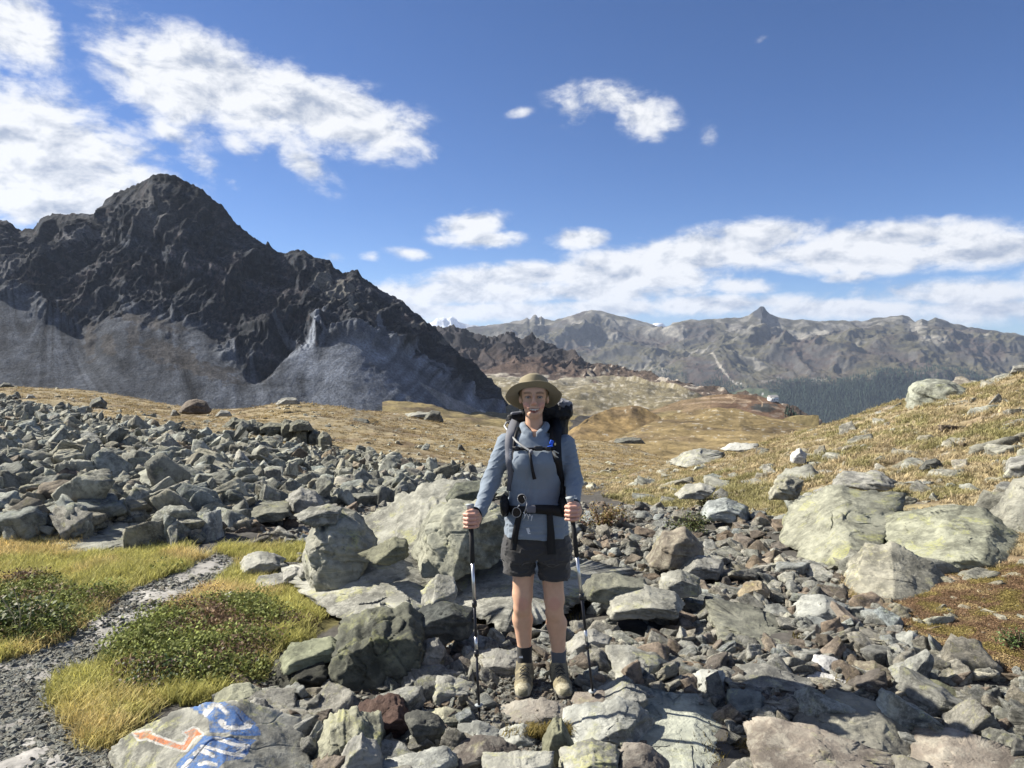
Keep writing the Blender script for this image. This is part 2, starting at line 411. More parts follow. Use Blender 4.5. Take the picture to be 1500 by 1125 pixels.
rows_, cols_ = np.where((PYF > 540) & (PYF < 650) & (PXF > 940) & (PXF < 1480))
sel = rng.choice(len(rows_), 34000); ri, ci_ = rows_[sel], cols_[sel]
ok = fbm(WF[ri, ci_]/420., 4)*22 + PYF[ri, ci_] + 10*fbm(WF[ri, ci_]/120., 3) - np.interp(PXF[ri, ci_], [560,900,1000,1050,1110,1160,1250,1350,1450,1600], [590,575,566,560,566,552,558,556,562,566]) > -3 + rng.normal(size=len(ri))*7
ok &= ~((np.hypot((PXF[ri, ci_] - 1105)/42, (PYF[ri, ci_] - 574)/9) < .95))
ri, ci_ = ri[ok], ci_[ok]; pts = WF[ri, ci_] + rng.normal(size=(len(ri), 3))*[8, 12, 0] - [0, 0, 2]
s_ = rng.uniform(16, 34, len(pts)); g_ = rng.uniform(.6, 1.25, len(pts))
gn_scatter('forest', pts, conifers, np.c_[np.zeros((len(pts), 2)), rng.uniform(0, 6.28, len(pts))], np.c_[s_*1.1, s_*1.1, s_], rng.integers(0, 4, len(pts)), np.c_[.032*g_, .055*g_, .040*g_])

# ---- dark ridge, red below, mid distance
crest = [(560,500,2900),(600,490,2900),(640,483,2900),(652,480,2900),(664,478,2900),(674,482,2850),(690,489,2850),(703,496,2800),(715,498,2800),(726,494,2800),(735,491,2800),(742,493,2800),(755,500,2750),(768,500,2750),(778,499,2750),(795,501,2700),(808,509,2700),(822,517,2700),(840,523,2650),(855,531,2600),(880,533,2550),(905,539,2500),(930,544,2450),(960,552,2300),(990,557,2200),(1020,568,2100),(1060,574,2000),(1100,580,1900),(1160,596,1800),(1230,640,1700)]
def dsp(W, PX, PY, V):
    env = sstep(V, .1, .8)*(V < 1.02)
    wq = W.copy(); wq[..., 0] += fbm(W/300., 3)*140
    k = sstep(PX, 1000, 830)*.7 + .3
    r = ridged(wq/np.array([230., 420., 520.]), 6, .6)
    return (r - .5)*100*env*k + (ridged(W/60., 4) - .5)*16*env*k, fbm(W/35., 4)*15*sstep(V, .8, 1)*(V < 1.02)
def clr(W, PX, PY, V, N):
    n = fbm(W/120., 5)[..., None]; n2 = fbm(W/40. + 3, 4)[..., None]; v = V[..., None]
    dark = C(.040,.038,.041); red = C(.080,.058,.047); pale = C(.36,.33,.28); green = C(.15,.125,.075)
    c = red + (dark - red)*sstep(v + n*.5 + sstep(PX[..., None], 760, 640)*.2, .35, .75)
    k = sstep(PX[..., None], 800, 900)
    c = c + (C(.10,.075,.057)*(1 + n2) - c)*k*.8
    s = sstep(n2 + n*.6, .2, .36)*k; c = c + (pale - c)*s*.75
    low = sstep(v + n2*.22 + n*.12, .26, .15)*sstep(PX[..., None], 1120, 980); c = c + (C(.40,.37,.31) - c)*low*.9
    return c
sheet('dark_ridge', [[(560,598,2250),(680,566,2250),(700,563,2200),(760,566,2150),(850,570,2100),(950,585,1950),(1000,598,1800),(1100,606,1650),(1230,660,1500)], crest, [(560,700,3600),(1230,760,2300)]], [130, 6], 600, 560, 1230, dsp, clr, M_mtn)

# ---- valley floor: moraine, yellow knolls
def dsp(W, PX, PY, V):
    hummock = fbm(W/200., 5)*40
    kn = 0
    return hummock*sstep(V, .2, 1) + (ridged(W/25., 3) - .5)*2*sstep(V, 1, 2), kn*V
def clr(W, PX, PY, V, N):
    n = fbm(W/45., 5)[..., None]; n2 = fbm(W/14. + 3, 4)[..., None]; v = V[..., None]; py = PY[..., None]; px = PX[..., None]
    gold = C(.185,.150,.075); mor = C(.155,.135,.085); brn = C(.105,.080,.058); pale = C(.34,.32,.27)
    c = gold + (brn - gold)*sstep(n, .0, .3)*.8
    m_ = sstep(py + n*14, 606, 590)*sstep(px, 1120, 1000); c = c + (mor - c)*m_
    s = sstep(n2 + .5*n, .10, .34)*m_; c = c + (pale - c)*s*.8
    top = sstep(py + n*7 + n2*5, 562, 553)*sstep(px, 900, 860); c = c + (C(.30,.285,.24) - c)*top*.45
    b = in_poly(PX + 5*n[..., 0]*6, PY, [(850,602),(872,598),(882,606),(868,616),(856,622),(848,634),(838,640),(836,612)])[..., None]
    c = np.where(b, C(.06,.055,.05)*(1 + n), c)
    for ln in ([(985,612),(965,600),(950,596),(930,592)], [(1000,625),(985,612),(1030,600)], [(700,575),(760,582),(830,598),(870,600)]):
        c = c + (pale - c)*sstep(dist_line(PX, PY, ln), 1.8, .6)[..., None]*.8
    return c
sheet('valley_floor', [[(560,680,420),(1200,680,420)], [(560,630,620),(840,632,620),(1200,632,620)], [(560,596,1200),(820,596,1200),(1000,600,1200),(1200,660,1000)], [(560,552,2300),(900,553,2300),(1000,570,2000),(1060,592,1800),(1200,650,1500)], [(560,556,2600),(900,560,2600),(1000,580,2400),(1200,670,2000)]], [20, 60, 80, 4], 500, 560, 1200, dsp, clr, M_mid)

def knoll_disp(a, s):
    def f(W, PX, PY, V): return fbm(W/s, 5)*a*sstep(V, 0, .6), 0*V
    return f
def moor(gold=C(.215,.155,.075), brn=C(.10,.075,.05), stone=C(.36,.34,.29), sc_=1., st_=.3):
    def f(W, PX, PY, V, N):
        n = fbm(W/(14*sc_), 5)[..., None]; n2 = fbm(W/(3.5*sc_) + 3, 4)[..., None]; n3 = fbm(W/(1.2*sc_) + 9, 3)[..., None]
        c = gold*(1 + .4*n2) + (brn - gold)*sstep(n, .02, .34)*.7
        return c + (stone - c)*sstep(n3 + .5*n2, st_, st_ + .1)*.85
    return f
sheet('yellow_knoll', [[(820,655,480),(860,650,480),(920,652,480),(1010,662,480)], [(820,640,520),(850,622,520),(870,607,540),(900,597,560),(925,594,560),(945,598,560),(965,610,540),(985,628,520),(1010,650,500)], [(820,700,620),(1010,700,620)]], [50, 5], 200, 820, 1010, knoll_disp(4, 30), moor(sc_=4., st_=.5), M_mid)
# ---- brown spur with the paths and the white hut
def clr(W, PX, PY, V, N):
    n = fbm(W/60., 5)[..., None]; n2 = fbm(W/14., 4)[..., None]; px = PX[..., None]
    c = C(.115,.075,.052)*(1 + .5*n2) + 0*px; c = c + (C(.165,.125,.075) - c)*sstep(px + 60*n, 1080, 1000)*.8
    c = c + (C(.24,.21,.17) - c)*sstep(n2 + n*.6, .26, .40)*.5
    c = c + (C(.05,.052,.05) - c)*sstep(np.hypot((PX - 1118)/20, (PY - 598)/7)[..., None] + n2, 1.1, .7)
    for ln in ([(1000,592),(1040,588),(1072,590),(1078,583),(1100,588),(1070,580),(1020,584)], [(1040,588),(1100,589)], [(1110,582),(1117,590),(1116,596)], [(1066,578),(1074,584)]):
        c = c + (C(.26,.20,.14) - c)*sstep(dist_line(PX, PY, ln), 1.3, .4)[..., None]
    return c
spur_c = [(900,622,900),(950,604,900),(1000,586,900),(1040,580,880),(1060,578,880),(1100,580,860),(1125,584,850),(1140,590,840),(1155,600,820),(1172,613,800),(1190,626,780),(1230,655,760)]
_, WS, NS, PXS, PYS = sheet('brown_spur', [[(900,660,640),(1230,690,600)], spur_c, [(900,720,1300),(1230,820,1200)]], [80, 6], 360, 900, 1230, knoll_disp(3, 60), clr, M_mid)
# dark trees on the end of the spur
rr, cc = np.where((PXS > 1150) & (PXS < 1215) & (PYS < np.interp(PXS, [1150,1215],[612,655])))
k_ = rng.choice(len(rr), 70); pts = WS[rr[k_], cc[k_]] - [0, 0, .5]; s_ = rng.uniform(4, 8, 70); g_ = rng.uniform(.7, 1.2, 70)
gn_scatter('spur_forest', pts, conifers, np.c_[np.zeros((70, 2)), rng.uniform(0, 6, 70)], np.c_[s_, s_, s_], rng.integers(0, 4, 70), np.c_[.03*g_, .05*g_, .038*g_])

# ---- meadow hill in the middle distance
sheet('meadow_hill', [[(800,720,130),(1000,700,130),(1300,690,130)], [(800,672,190),(880,652,195),(960,650,200),(1050,650,200),(1150,650,190),(1300,660,180)], [(800,668,230),(870,655,235),(895,645,240),(920,634,250),(945,623,260),(965,614,270),(990,606,280),(1020,600,285),(1050,597,285),(1085,600,285),(1110,608,280),(1150,616,270),(1190,626,260),(1240,640,250),(1300,660,240)], [(800,720,330),(1300,760,330)]], [40, 80, 4], 320, 800, 1300, knoll_disp(1.6, 12), moor(C(.20,.155,.080), sc_=1.6, st_=.36), M_mid)

# ---- the big mountain on the left
foot = [(-250,590,860),(0,590,860),(150,606,860),(300,622,860),(450,630,900),(560,640,910),(650,645,960),(765,645,1160)]
scl = [(-250,400,1080),(0,425,1080),(60,445,1080),(130,500,1040),(165,445,1080),(230,462,1080),(280,472,1080),(335,525,1020),(350,550,990),(400,560,980),(418,505,1050),(450,512,1050),(480,500,1070),(515,478,1090),(540,492,1100),(580,512,1110),(627,540,1130),(690,578,1180),(765,622,1250)]
mid_ = [(-250,370,1200),(0,380,1200),(140,372,1200),(260,390,1200),(340,425,1190),(420,450,1190),(500,455,1200),(560,470,1210),(620,508,1210),(690,560,1250),(765,622,1300)]
ridge = [(-250,300,1420),(-100,320,1420),(0,322,1420),(10,323,1420),(25,336,1420),(50,336,1420),(60,320,1400),(75,314,1390),(140,313,1380),(150,299,1370),(162,287,1360),(175,280,1360),(205,268,1350),(225,256,1340),(243,254,1340),(258,258,1340),(275,267,1340),(295,276,1340),(312,292,1340),(325,300,1335),(345,326,1330),(375,350,1325),(389,359,1320),(391,354,1320),(394,355,1320),(398,363,1320),(412,371,1320),(425,369,1320),(436,365,1320),(446,367,1320),(460,376,1315),(484,383,1310),(490,392,1310),(505,401,1305),(517,396,1305),(525,397,1305),(532,407,1305),(560,426,1300),(590,441,1300),(612,462,1300),(640,482,1305),(660,506,1310),(690,536,1320),(722,562,1335),(745,592,1350),(765,622,1360)]
def dsp(W, PX, PY, V):
    cliff = sstep(V + fbm(W/60., 3)*.25, .85, 1.15)*sstep(V, 3.02, 2.97)
    wq = W.copy(); wq += (fbm(W/130., 3)*60)[..., None]
    # buttresses and gullies run down the fall line
    r = ridged(wq/np.array([95., 330., 210.]), 6, .58)
    r2 = ridged(W/np.array([24., 60., 62.]), 5, .6)
    strat = noise3(np.stack([W[..., 0]*.002, W[..., 1]*.002, (W[..., 2] + .25*W[..., 0])/16.], -1))
    dn = cliff*((r - .45)*50 + (r2 - .5)*11 + strat*4)
    scree = (1 - cliff)
    fan = fbm(np.stack([(PX + (PY - 520)*.55*sstep(PX, 330, 450) - (PY-520)*.12)/26. + fbm(W/90., 3)*.8, PY/150., 0*PX], -1), 5)
    dn = dn + scree*(fan*1.3*sstep(V, 0, .5) + fbm(W/14., 4)*1.0)
    # end of the ridge narrows to the ground
    t = sstep(PX, 765, 700); dn = dn*(.15 + .85*t)
    e = .10 + .90*sstep(np.abs(V - 3), .0, .45)
    return dn*e, fbm(W/9., 4)*6*sstep(V, 2.8, 3)*(V < 3.02)
def clr(W, PX, PY, V, N):
    n = fbm(W/50., 5)[..., None]; n2 = fbm(W/12. + 4, 5)[..., None]; v = V[..., None]; px = PX[..., None]; py = PY[..., None]
    q = PX + (PY - 520)*.55*sstep(PX, 330, 450) - (PY-520)*.12
    q = q + (PY - 600)*noise3(np.stack([PX/85., PY/400., 0*PX], -1))*1.1
    fan = fbm(np.stack([q/26. + fbm(W/90., 3)*.35, PY/150., 0*PX], -1), 6, .65)[..., None]
    scree = C(.064,.071,.084)*(1 + 1.5*fan)*(1 + .35*n2)*(1 + .9*sstep(px, 380, 470)); rock = C(.021,.025,.032)*(1 + .8*n2 + .3*n); rust = C(.060,.047,.045)  # right flank's scree brightened in its colour to stand for sunlight
    rock = rock + (rust*(1 + n2) - rock)*sstep(n2*.8 + n, .12, .4)*.5
    n3 = fbm(W/4.5 + 8, 3)[..., None]; rock = rock*(1 + .9*n3)
    bd = noise3(np.stack([W[..., 0]*.003, W[..., 1]*.003, (W[..., 2] + .32*W[..., 0])/13.], -1))[..., None]; rock = rock*(1 + .55*sstep(bd, .1, .4))
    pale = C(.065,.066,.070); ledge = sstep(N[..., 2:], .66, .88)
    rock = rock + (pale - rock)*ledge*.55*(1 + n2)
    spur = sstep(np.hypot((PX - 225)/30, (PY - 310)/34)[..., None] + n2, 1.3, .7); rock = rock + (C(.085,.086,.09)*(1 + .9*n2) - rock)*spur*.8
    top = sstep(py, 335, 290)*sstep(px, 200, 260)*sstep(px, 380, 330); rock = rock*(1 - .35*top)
    band = in_poly(PX + 12*n[..., 0], PY + 8*n2[..., 0], [(0,378),(60,372),(140,338),(150,343),(90,372),(40,392),(0,420)])[..., None]
    rock = np.where(band, C(.08,.082,.088)*(1 + .6*n2), rock)
    gull = sstep(fbm(np.stack([q/30., PY/400., 0*PX], -1), 3), -.05, .25)[..., None]*sstep(px, 380, 450)
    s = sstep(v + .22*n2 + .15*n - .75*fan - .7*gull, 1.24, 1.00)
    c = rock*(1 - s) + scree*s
    # scree tongues running up through the cliffs
    for poly in ([(418,500),(440,500),(400,470),(385,452),(395,470)], [(548,470),(556,470),(590,520),(640,560),(740,606),(745,616),(640,575),(580,535)], [(455,476),(462,474),(520,520),(560,548),(540,545)], [(605,512),(612,516),(660,550),(650,550)]):
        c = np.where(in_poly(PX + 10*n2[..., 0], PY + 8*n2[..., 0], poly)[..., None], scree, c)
    # crags below the scree line
    for (x, y, a, b) in ((133,500,10,32),(160,505,14,16),(250,520,46,20),(310,545,55,12),(215,470,55,10),(195,490,10,26)):
        k = sstep(np.hypot((PX - x)/a, (PY - y - (PX - x)*.25)/b)[..., None] + n2*1.2, 1.05, .7); c = c + (C(.062,.058,.056)*(1 + n2) - c)*k*.8
    sunlit_foot = in_poly(PX + 8*n2[..., 0], PY + 5*n2[..., 0], [(612,558),(640,572),(700,600),(745,612),(752,626),(690,624),(668,610),(645,590)])[..., None]  # sunlit streak at the right foot, painted in as paler scree
    c = np.where(sunlit_foot, C(.20,.20,.20)*(1 + .5*n2), c)
    for (x, y, a, b) in ((472,412,18,14),(500,430,20,22),(515,455,8,10),(552,458,5,14),(610,482,16,6),(650,500,8,5)):
        k = sstep(np.hypot((PX - x)/a, (PY - y)/b)[..., None] + n2*1.1, 1.0, .7); c = c + (C(.15,.145,.13) - c)*k*.8
    moor_ = sstep(py + 8*n, 604, 614)*sstep(px, 330, 400)*sstep(px, 560, 480); c = c + (C(.075,.068,.055) - c)*moor_
    return np.clip(c, .01, 1)
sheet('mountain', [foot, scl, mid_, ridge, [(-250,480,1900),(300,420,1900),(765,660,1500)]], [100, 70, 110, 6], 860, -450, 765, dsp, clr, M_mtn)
# ================================================================ the near ground
TC = [-600,-300,0,150,300,450,600,750,900,1050,1200,1350,1500,1800,2200]
TD = [1.2,2,3,4,5,6.5,8.5,11,15,20,28,40,60,90,130,180]
TP = [ # rows: distances; columns: picture height at which the ground is seen
 [2150]*15,
 [1500,1500,1500,1500,1505,1510,1515,1515,1515,1510,1505,1500,1490,1470,1440],
 [1160,1160,1160,1165,1170,1175,1180,1180,1178,1175,1170,1165,1155,1140,1120],
 [1010,1010,1010,1010,1012,1015,1015,1010,1005,1002,1000,1000,995,980,950],
 [925,925,925,925,925,930,930,925,920,918,912,905,890,860,820],
 [845,845,845,845,845,850,852,850,845,838,830,815,795,750,700],
 [770,770,770,768,766,785,800,797,792,782,765,745,715,650,580],
 [705,710,715,715,716,742,755,757,758,745,720,690,655,575,480],
 [640,655,665,670,676,702,714,722,730,712,680,636,595,500,380],
 [600,615,635,640,650,676,688,701,712,690,652,600,550,450,320],
 [570,590,608,615,632,654,662,682,698,668,630,583,556,440,300],
 [555,570,588,596,616,612,640,663,682,674,662,615,590,470,330],
 [545,556,571,582,606,592,622,645,664,690,700,660,640,560,450],
 [548,552,566,578,604,606,609,634,652,700,730,710,700,640,560],
 [560,565,580,590,612,625,628,631,668,720,760,750,750,700,640],
 [580,585,600,610,622,640,650,645,690,740,790,790,790,760,700]]
TP = np.array(TP, float); TA, _ = ray(TC, [650]*len(TC)); TL = np.log(TD)
_, _b = ray(np.zeros_like(TP), TP); TZ = CAMZ + _b*np.array(TD)[:, None]
def _spl(x, xp, fp):
    """monotone-ish cubic (finite difference tangents) along axis 0 of fp"""
    m_ = np.gradient(fp, xp, axis=0); x = np.clip(x, xp[0], xp[-1]); k = np.clip(np.searchsorted(xp, x) - 1, 0, len(xp) - 2)
    h = (xp[k + 1] - xp[k]); t = ((x - xp[k])/h)[:, None]; h = h[:, None]
    return (2*t**3 - 3*t**2 + 1)*fp[k] + (t**3 - 2*t**2 + t)*h*m_[k] + (-2*t**3 + 3*t**2)*fp[k + 1] + (t**3 - t**2)*h*m_[k + 1]
_ga = np.linspace(TA[0], TA[-1], 400); _gl = np.linspace(TL[0], TL[-1], 400)
_Z = _spl(_gl, TL, TZ); _Z = _spl(_ga, np.asarray(TA), _Z.T).T     # [l, a]
for _ in range(6):
    _Z[:, 1:-1] = (_Z[:, :-2] + 2*_Z[:, 1:-1] + _Z[:, 2:])/4; _Z[1:-1] = (_Z[:-2] + 2*_Z[1:-1] + _Z[2:])/4
def gz0(x, y):
    y = np.maximum(y, 1.2); a = np.clip((x/y - _ga[0])/(_ga[1] - _ga[0]), 0, 398.999); l = np.clip((np.log(y) - _gl[0])/(_gl[1] - _gl[0]), 0, 398.999)
    i = a.astype(int); j = l.astype(int); u = a - i; v = l - j
    return _Z[j, i]*(1-u)*(1-v) + _Z[j, i+1]*u*(1-v) + _Z[j+1, i]*(1-u)*v + _Z[j+1, i+1]*u*v
def gz(x, y):
    x = np.asarray(x, float); y = np.asarray(y, float)
    s = np.clip(y/8, .4, 5)
    q = np.stack([x, y, 0*x], -1)
    b = fbm(q/2.2, 4)*.10*np.clip(y/6, .3, 2.2) + fbm(q/11., 4)*.55*sstep(y, 9, 35)
    near = np.hypot(x - .12, y - 3.95)
    return gz0(x, y) + b*(.25 + .75*sstep(near, .3, 1.2))
def gdepth(px, py):
    d = np.exp(np.linspace(math.log(1.3), math.log(170), 1500)); p = P(px, py, d)
    below = p[:, 2] < gz(p[:, 0], p[:, 1]); k = np.argmax(below)
    return float(d[k]) if below.any() else 60.
GRASS = [(-500,788),(0,788),(130,795),(260,800),(300,812),(330,800),(450,795),(455,815),(400,850),(455,862),(520,862),(515,900),(470,925),(400,950),(370,1000),(320,1022),(290,1030),(230,1030),(190,1055),(140,1100),(95,1080),(60,1010),(-500,1000)]
PATHP = [(-500,975),(0,968),(60,950),(106,924),(156,882),(206,854),(264,834),(322,806),(360,818),(312,862),(254,892),(188,944),(160,975),(110,990),(82,1012),(115,1060),(150,1100),(165,1135),(170,1500),(-500,1500)]
SCREE = [(-500,555),(0,580),(100,603),(200,622),(330,645),(480,658),(560,674),(620,690),(700,695),(760,700),(760,730),(560,740),(450,745),(380,765),(260,800),(130,795),(0,788),(-500,788)]
MOOR = [(640,560),(760,700),(880,712),(900,735),(1000,748),(1045,735),(1120,760),(1240,800),(1235,880),(1290,900),(1330,930),(1400,965),(1500,990),(2300,1100),(2300,100),(640,100)]
def zones(px, py, W):
    j = fbm(W*1.3, 4)*16; j2 = fbm(W*1.3 + 40, 4)*12
    x, y = px + j, py + j2
    return dict(grass=in_poly(px + j*1.6, py + j2*1.3, GRASS) & ~in_poly(px + j*.4, py + j2*.4, PATHP), path=in_poly(px + j*.4, py + j2*.4, PATHP), scree=in_poly(px + j*2, py + j2*1.5, SCREE), moor=in_poly(x, y, MOOR) )
na_, nl_ = 520, 420
aa, ll = np.meshgrid(np.linspace(-1.35, 1.3, na_), np.linspace(math.log(1.25), math.log(180), nl_))
Y_ = np.exp(ll); X_ = aa*Y_; Z_ = gz(X_, Y_)
q = np.stack([X_, Y_, 0*X_], -1)
Z_ = Z_ + fbm(q*3, 3)*.03 + fbm(q*11, 2)*.012*sstep(Y_, 12, 6)
WG = np.stack([X_, Y_, Z_], -1); PXG, PYG = unproject(WG); zn = zones(PXG, PYG, WG)
n_ = fbm(q/1.3, 5)[..., None]; n2_ = fbm(q*1.7, 4)[..., None]; n3_ = fbm(q/6., 4)[..., None]
colg = C(.27,.225,.14)*(1 + .5*n2_) ; colg = colg + (C(.17,.125,.08) - colg)*sstep(n_ + n3_, .0, .4)*.8
colg = colg + (C(.20,.19,.08) - colg)*sstep(n3_ - n_*.3, .08, .35)*sstep(Y_[..., None], 26, 12)*.7
colg = colg + (C(.30,.285,.245) - colg)*sstep(n2_ + .4*n_, .26, .36)*.8
rub = C(.085,.08,.072)*(1 + .6*n2_); moorm = zn['moor'] | ((Y_ > 24) & ~zn['scree'])
colg = np.where(moorm[..., None], colg, rub)
colg = np.where(zn['scree'][..., None], C(.075,.075,.07)*(1 + .5*n2_), colg)
colg = np.where(zn['grass'][..., None], C(.11,.10,.045)*(1 + .6*n2_), colg)
redz = in_poly(PXG + n_[..., 0]*30, PYG + n2_[..., 0]*20, [(1240,870),(1330,850),(1420,835),(1560,815),(1560,1010),(1460,985),(1400,960),(1330,930)])[..., None]
colg = np.where(redz, C(.20,.14,.075)*(1 + .5*n2_), colg)
colg = np.where(zn['path'][..., None], C(.30,.29,.27)*(1 + .5*n2_), colg)
idx = np.arange(na_*nl_).reshape(nl_, na_)
M_near = terrain_mat('soil', 1.5, 14, .03, .8, .3)
me = mk_mesh('ground', WG.reshape(-1, 3), np.stack([idx[:-1, :-1], idx[:-1, 1:], idx[1:, 1:], idx[1:, :-1]], -1).reshape(-1, 4))
set_col(me, colg.reshape(-1, 3)); tag(add('ground', me, M_near), kind='structure')
# the ground beneath and behind the photographer
gx, gy = np.meshgrid(np.linspace(-9, 9, 40), np.linspace(-9, 1.27, 30)); q = np.stack([gx, np.full_like(gy, 1.25), 0*gx], -1)
gzz = gz(np.clip(gx, -1.6, 1.6), np.full_like(gx, 1.25)) + fbm(np.stack([gx, gy, 0*gx], -1), 3)*.1*sstep(gy, 1.2, 0) - .002
i2 = np.arange(1200).reshape(30, 40)
me = mk_mesh('ground_behind', np.stack([gx, gy, gzz], -1).reshape(-1, 3), np.stack([i2[:-1, :-1], i2[:-1, 1:], i2[1:, 1:], i2[1:, :-1]], -1).reshape(-1, 4))
set_col(me, np.tile(C(.13,.125,.115), (1200, 1))); tag(add('ground', me, M_near), kind='structure')

# ================================================================ rocks
def ico(n):
    t = (1 + 5**.5)/2
    V = np.array([(-1,t,0),(1,t,0),(-1,-t,0),(1,-t,0),(0,-1,t),(0,1,t),(0,-1,-t),(0,1,-t),(t,0,-1),(t,0,1),(-t,0,-1),(-t,0,1)], float)
    Fc = np.array([(0,11,5),(0,5,1),(0,1,7),(0,7,10),(0,10,11),(1,5,9),(5,11,4),(11,10,2),(10,7,6),(7,1,8),(3,9,4),(3,4,2),(3,2,6),(3,6,8),(3,8,9),(4,9,5),(2,4,11),(6,2,10),(8,6,7),(9,8,1)])
    for _ in range(n):
        e = np.sort(np.concatenate([Fc[:, [0,1]], Fc[:, [1,2]], Fc[:, [2,0]]]), 1); ue, inv = np.unique(e, axis=0, return_inverse=True); inv = inv.reshape(-1)
        mid = V[ue].mean(1); b = len(V); V = np.concatenate([V, mid]); m = len(Fc); ab, bc, ca = b + inv[:m], b + inv[m:2*m], b + inv[2*m:]
        Fc = np.concatenate([np.c_[Fc[:, 0], ab, ca], np.c_[Fc[:, 1], bc, ab], np.c_[Fc[:, 2], ca, bc], np.c_[ab, bc, ca]])
    return V/np.linalg.norm(V, axis=1)[:, None], Fc
ICO = {n: ico(n) for n in (1, 2, 3, 4, 5, 6, 7)}
def polytope(planes, sub, dims=(1, 1, 1), soft=80., seed=0, rough=1.0, size=1.0, bed=None, steps=1.0, warp=.05, wob=.06):
    """block bounded by planes (normal, distance), with chipped faces, bedding ledges and cracks; size = its scale in metres"""
    dims = np.array(dims, float)
    V0, Fc = ICO[sub]; dirs = V0*dims; ln = np.linalg.norm(dirs, axis=1)[:, None]; dirs = dirs/ln
    Nn = np.array([p[0] for p in planes], float); Nn /= np.linalg.norm(Nn, axis=1)[:, None]; H = np.array([p[1] for p in planes], float)
    # planes are wavy, not perfectly flat
    r0 = np.full(len(dirs), 1.0)
    k = (dirs@Nn.T)/H[None]; p0 = dirs/np.maximum(k.max(1), 1e-3)[:, None]/size
    wd = np.stack([fbm(p0*1.6 + seed*3.1 + 31*a_i, 3) for a_i in range(3)], -1)*wob
    k = (dirs@Nn.T + (wd@Nn.T)*.8)/H[None]
    k = np.maximum(k, 1e-3); r = 1/((k**soft).sum(1))**(1/soft)
    p = dirs*r[:, None]; s = size; off = seed*13.7
    q = p/s
    wv = fbm(q*1.3 + off, 4, .55); r = r*(1 + warp*wv)
    p = dirs*r[:, None]; q = p/s
    bed = np.array(bed if bed is not None else (.25, -.2, 1.0), float); bed /= np.linalg.norm(bed)
    h = (q@bed)[:, None]*bed; lat = q - h
    a3 = lat*.9 + h*5.5 + off + fbm(q*1.2 + off, 3)[:, None]*.35
    k1 = noise3(a3); k2 = noise3(a3*2.3 + 5)
    d = np.tanh(k1*7)*.030*steps + np.tanh(k2*6)*.012*steps + (ridged(q*2.6 + off, 4) - .5)*.05*rough + fbm(q*8 + off, 4, .6)*.03*rough
    cr = np.abs(noise3(q*1.9 + off + 50)); d -= sstep(cr, .035, .0)*.05*rough
    p = p + dirs*(d*s)[:, None]
    return p, Fc
def rand_planes(r, dims, n=5):
    pl = []
    for k in range(n):
        v = np.array([r.gauss(0, 1), r.gauss(0, 1), r.gauss(0, 1)]); v /= np.linalg.norm(v)
        pl.append((v, r.uniform(.62, 1.0)*np.linalg.norm(v*np.array(dims))))
    for ax in range(3):
        for s in (-1, 1):
            v = np.zeros(3); v[ax] = s; v += np.array([r.gauss(0, .22) for _ in range(3)]); pl.append((v, r.uniform(.75, 1.)*dims[ax]))
    return pl
def proto_rock(k, sub, name='stone', smooth=False, rough=1.):
    r = random.Random(100 + k); dims = (1, r.uniform(.38, .85), r.uniform(.15, .48))
    V, Fc = polytope(rand_planes(r, dims), sub, dims, 140, k, rough*.55, .9, (r.gauss(0, .3), r.gauss(0, .3), 1), 1.0)
    V = V/np.abs(V[:, 0]).max()
    return mk_mesh(name, V, Fc, smooth)
STY = {  # base, dark, pale, lichen, yellow
 'pale':  ((.38,.378,.335), (.14,.14,.125), (.54,.535,.475), .5, .24),
 'grey':  ((.36,.355,.325), (.13,.13,.12), (.50,.49,.44), .45, .15),
 'dark':  ((.17,.17,.15), (.06,.062,.058), (.30,.30,.25), .35, .12),
 'brown': ((.27,.235,.205), (.11,.095,.085), (.44,.42,.365), .35, .12),
 'blue':  ((.42,.43,.40), (.18,.185,.175), (.56,.57,.52), .55, .15),
 'white': ((.62,.62,.61), (.42,.42,.42), (.78,.78,.77), .5, .0),
}
MR = {k: rock_mat('rock_' + k, *v[:3], v[3], v[4]) for k, v in STY.items()}
MRs = rock_mat('rubble_stone', (.40,.395,.355), (.13,.13,.12), (.56,.55,.49), .4, .15, .62, 'inst')
MRo = rock_mat('loose_rock', (.40,.395,.355), (.13,.13,.12), (.56,.55,.49), .45, .2, .55, 'object')

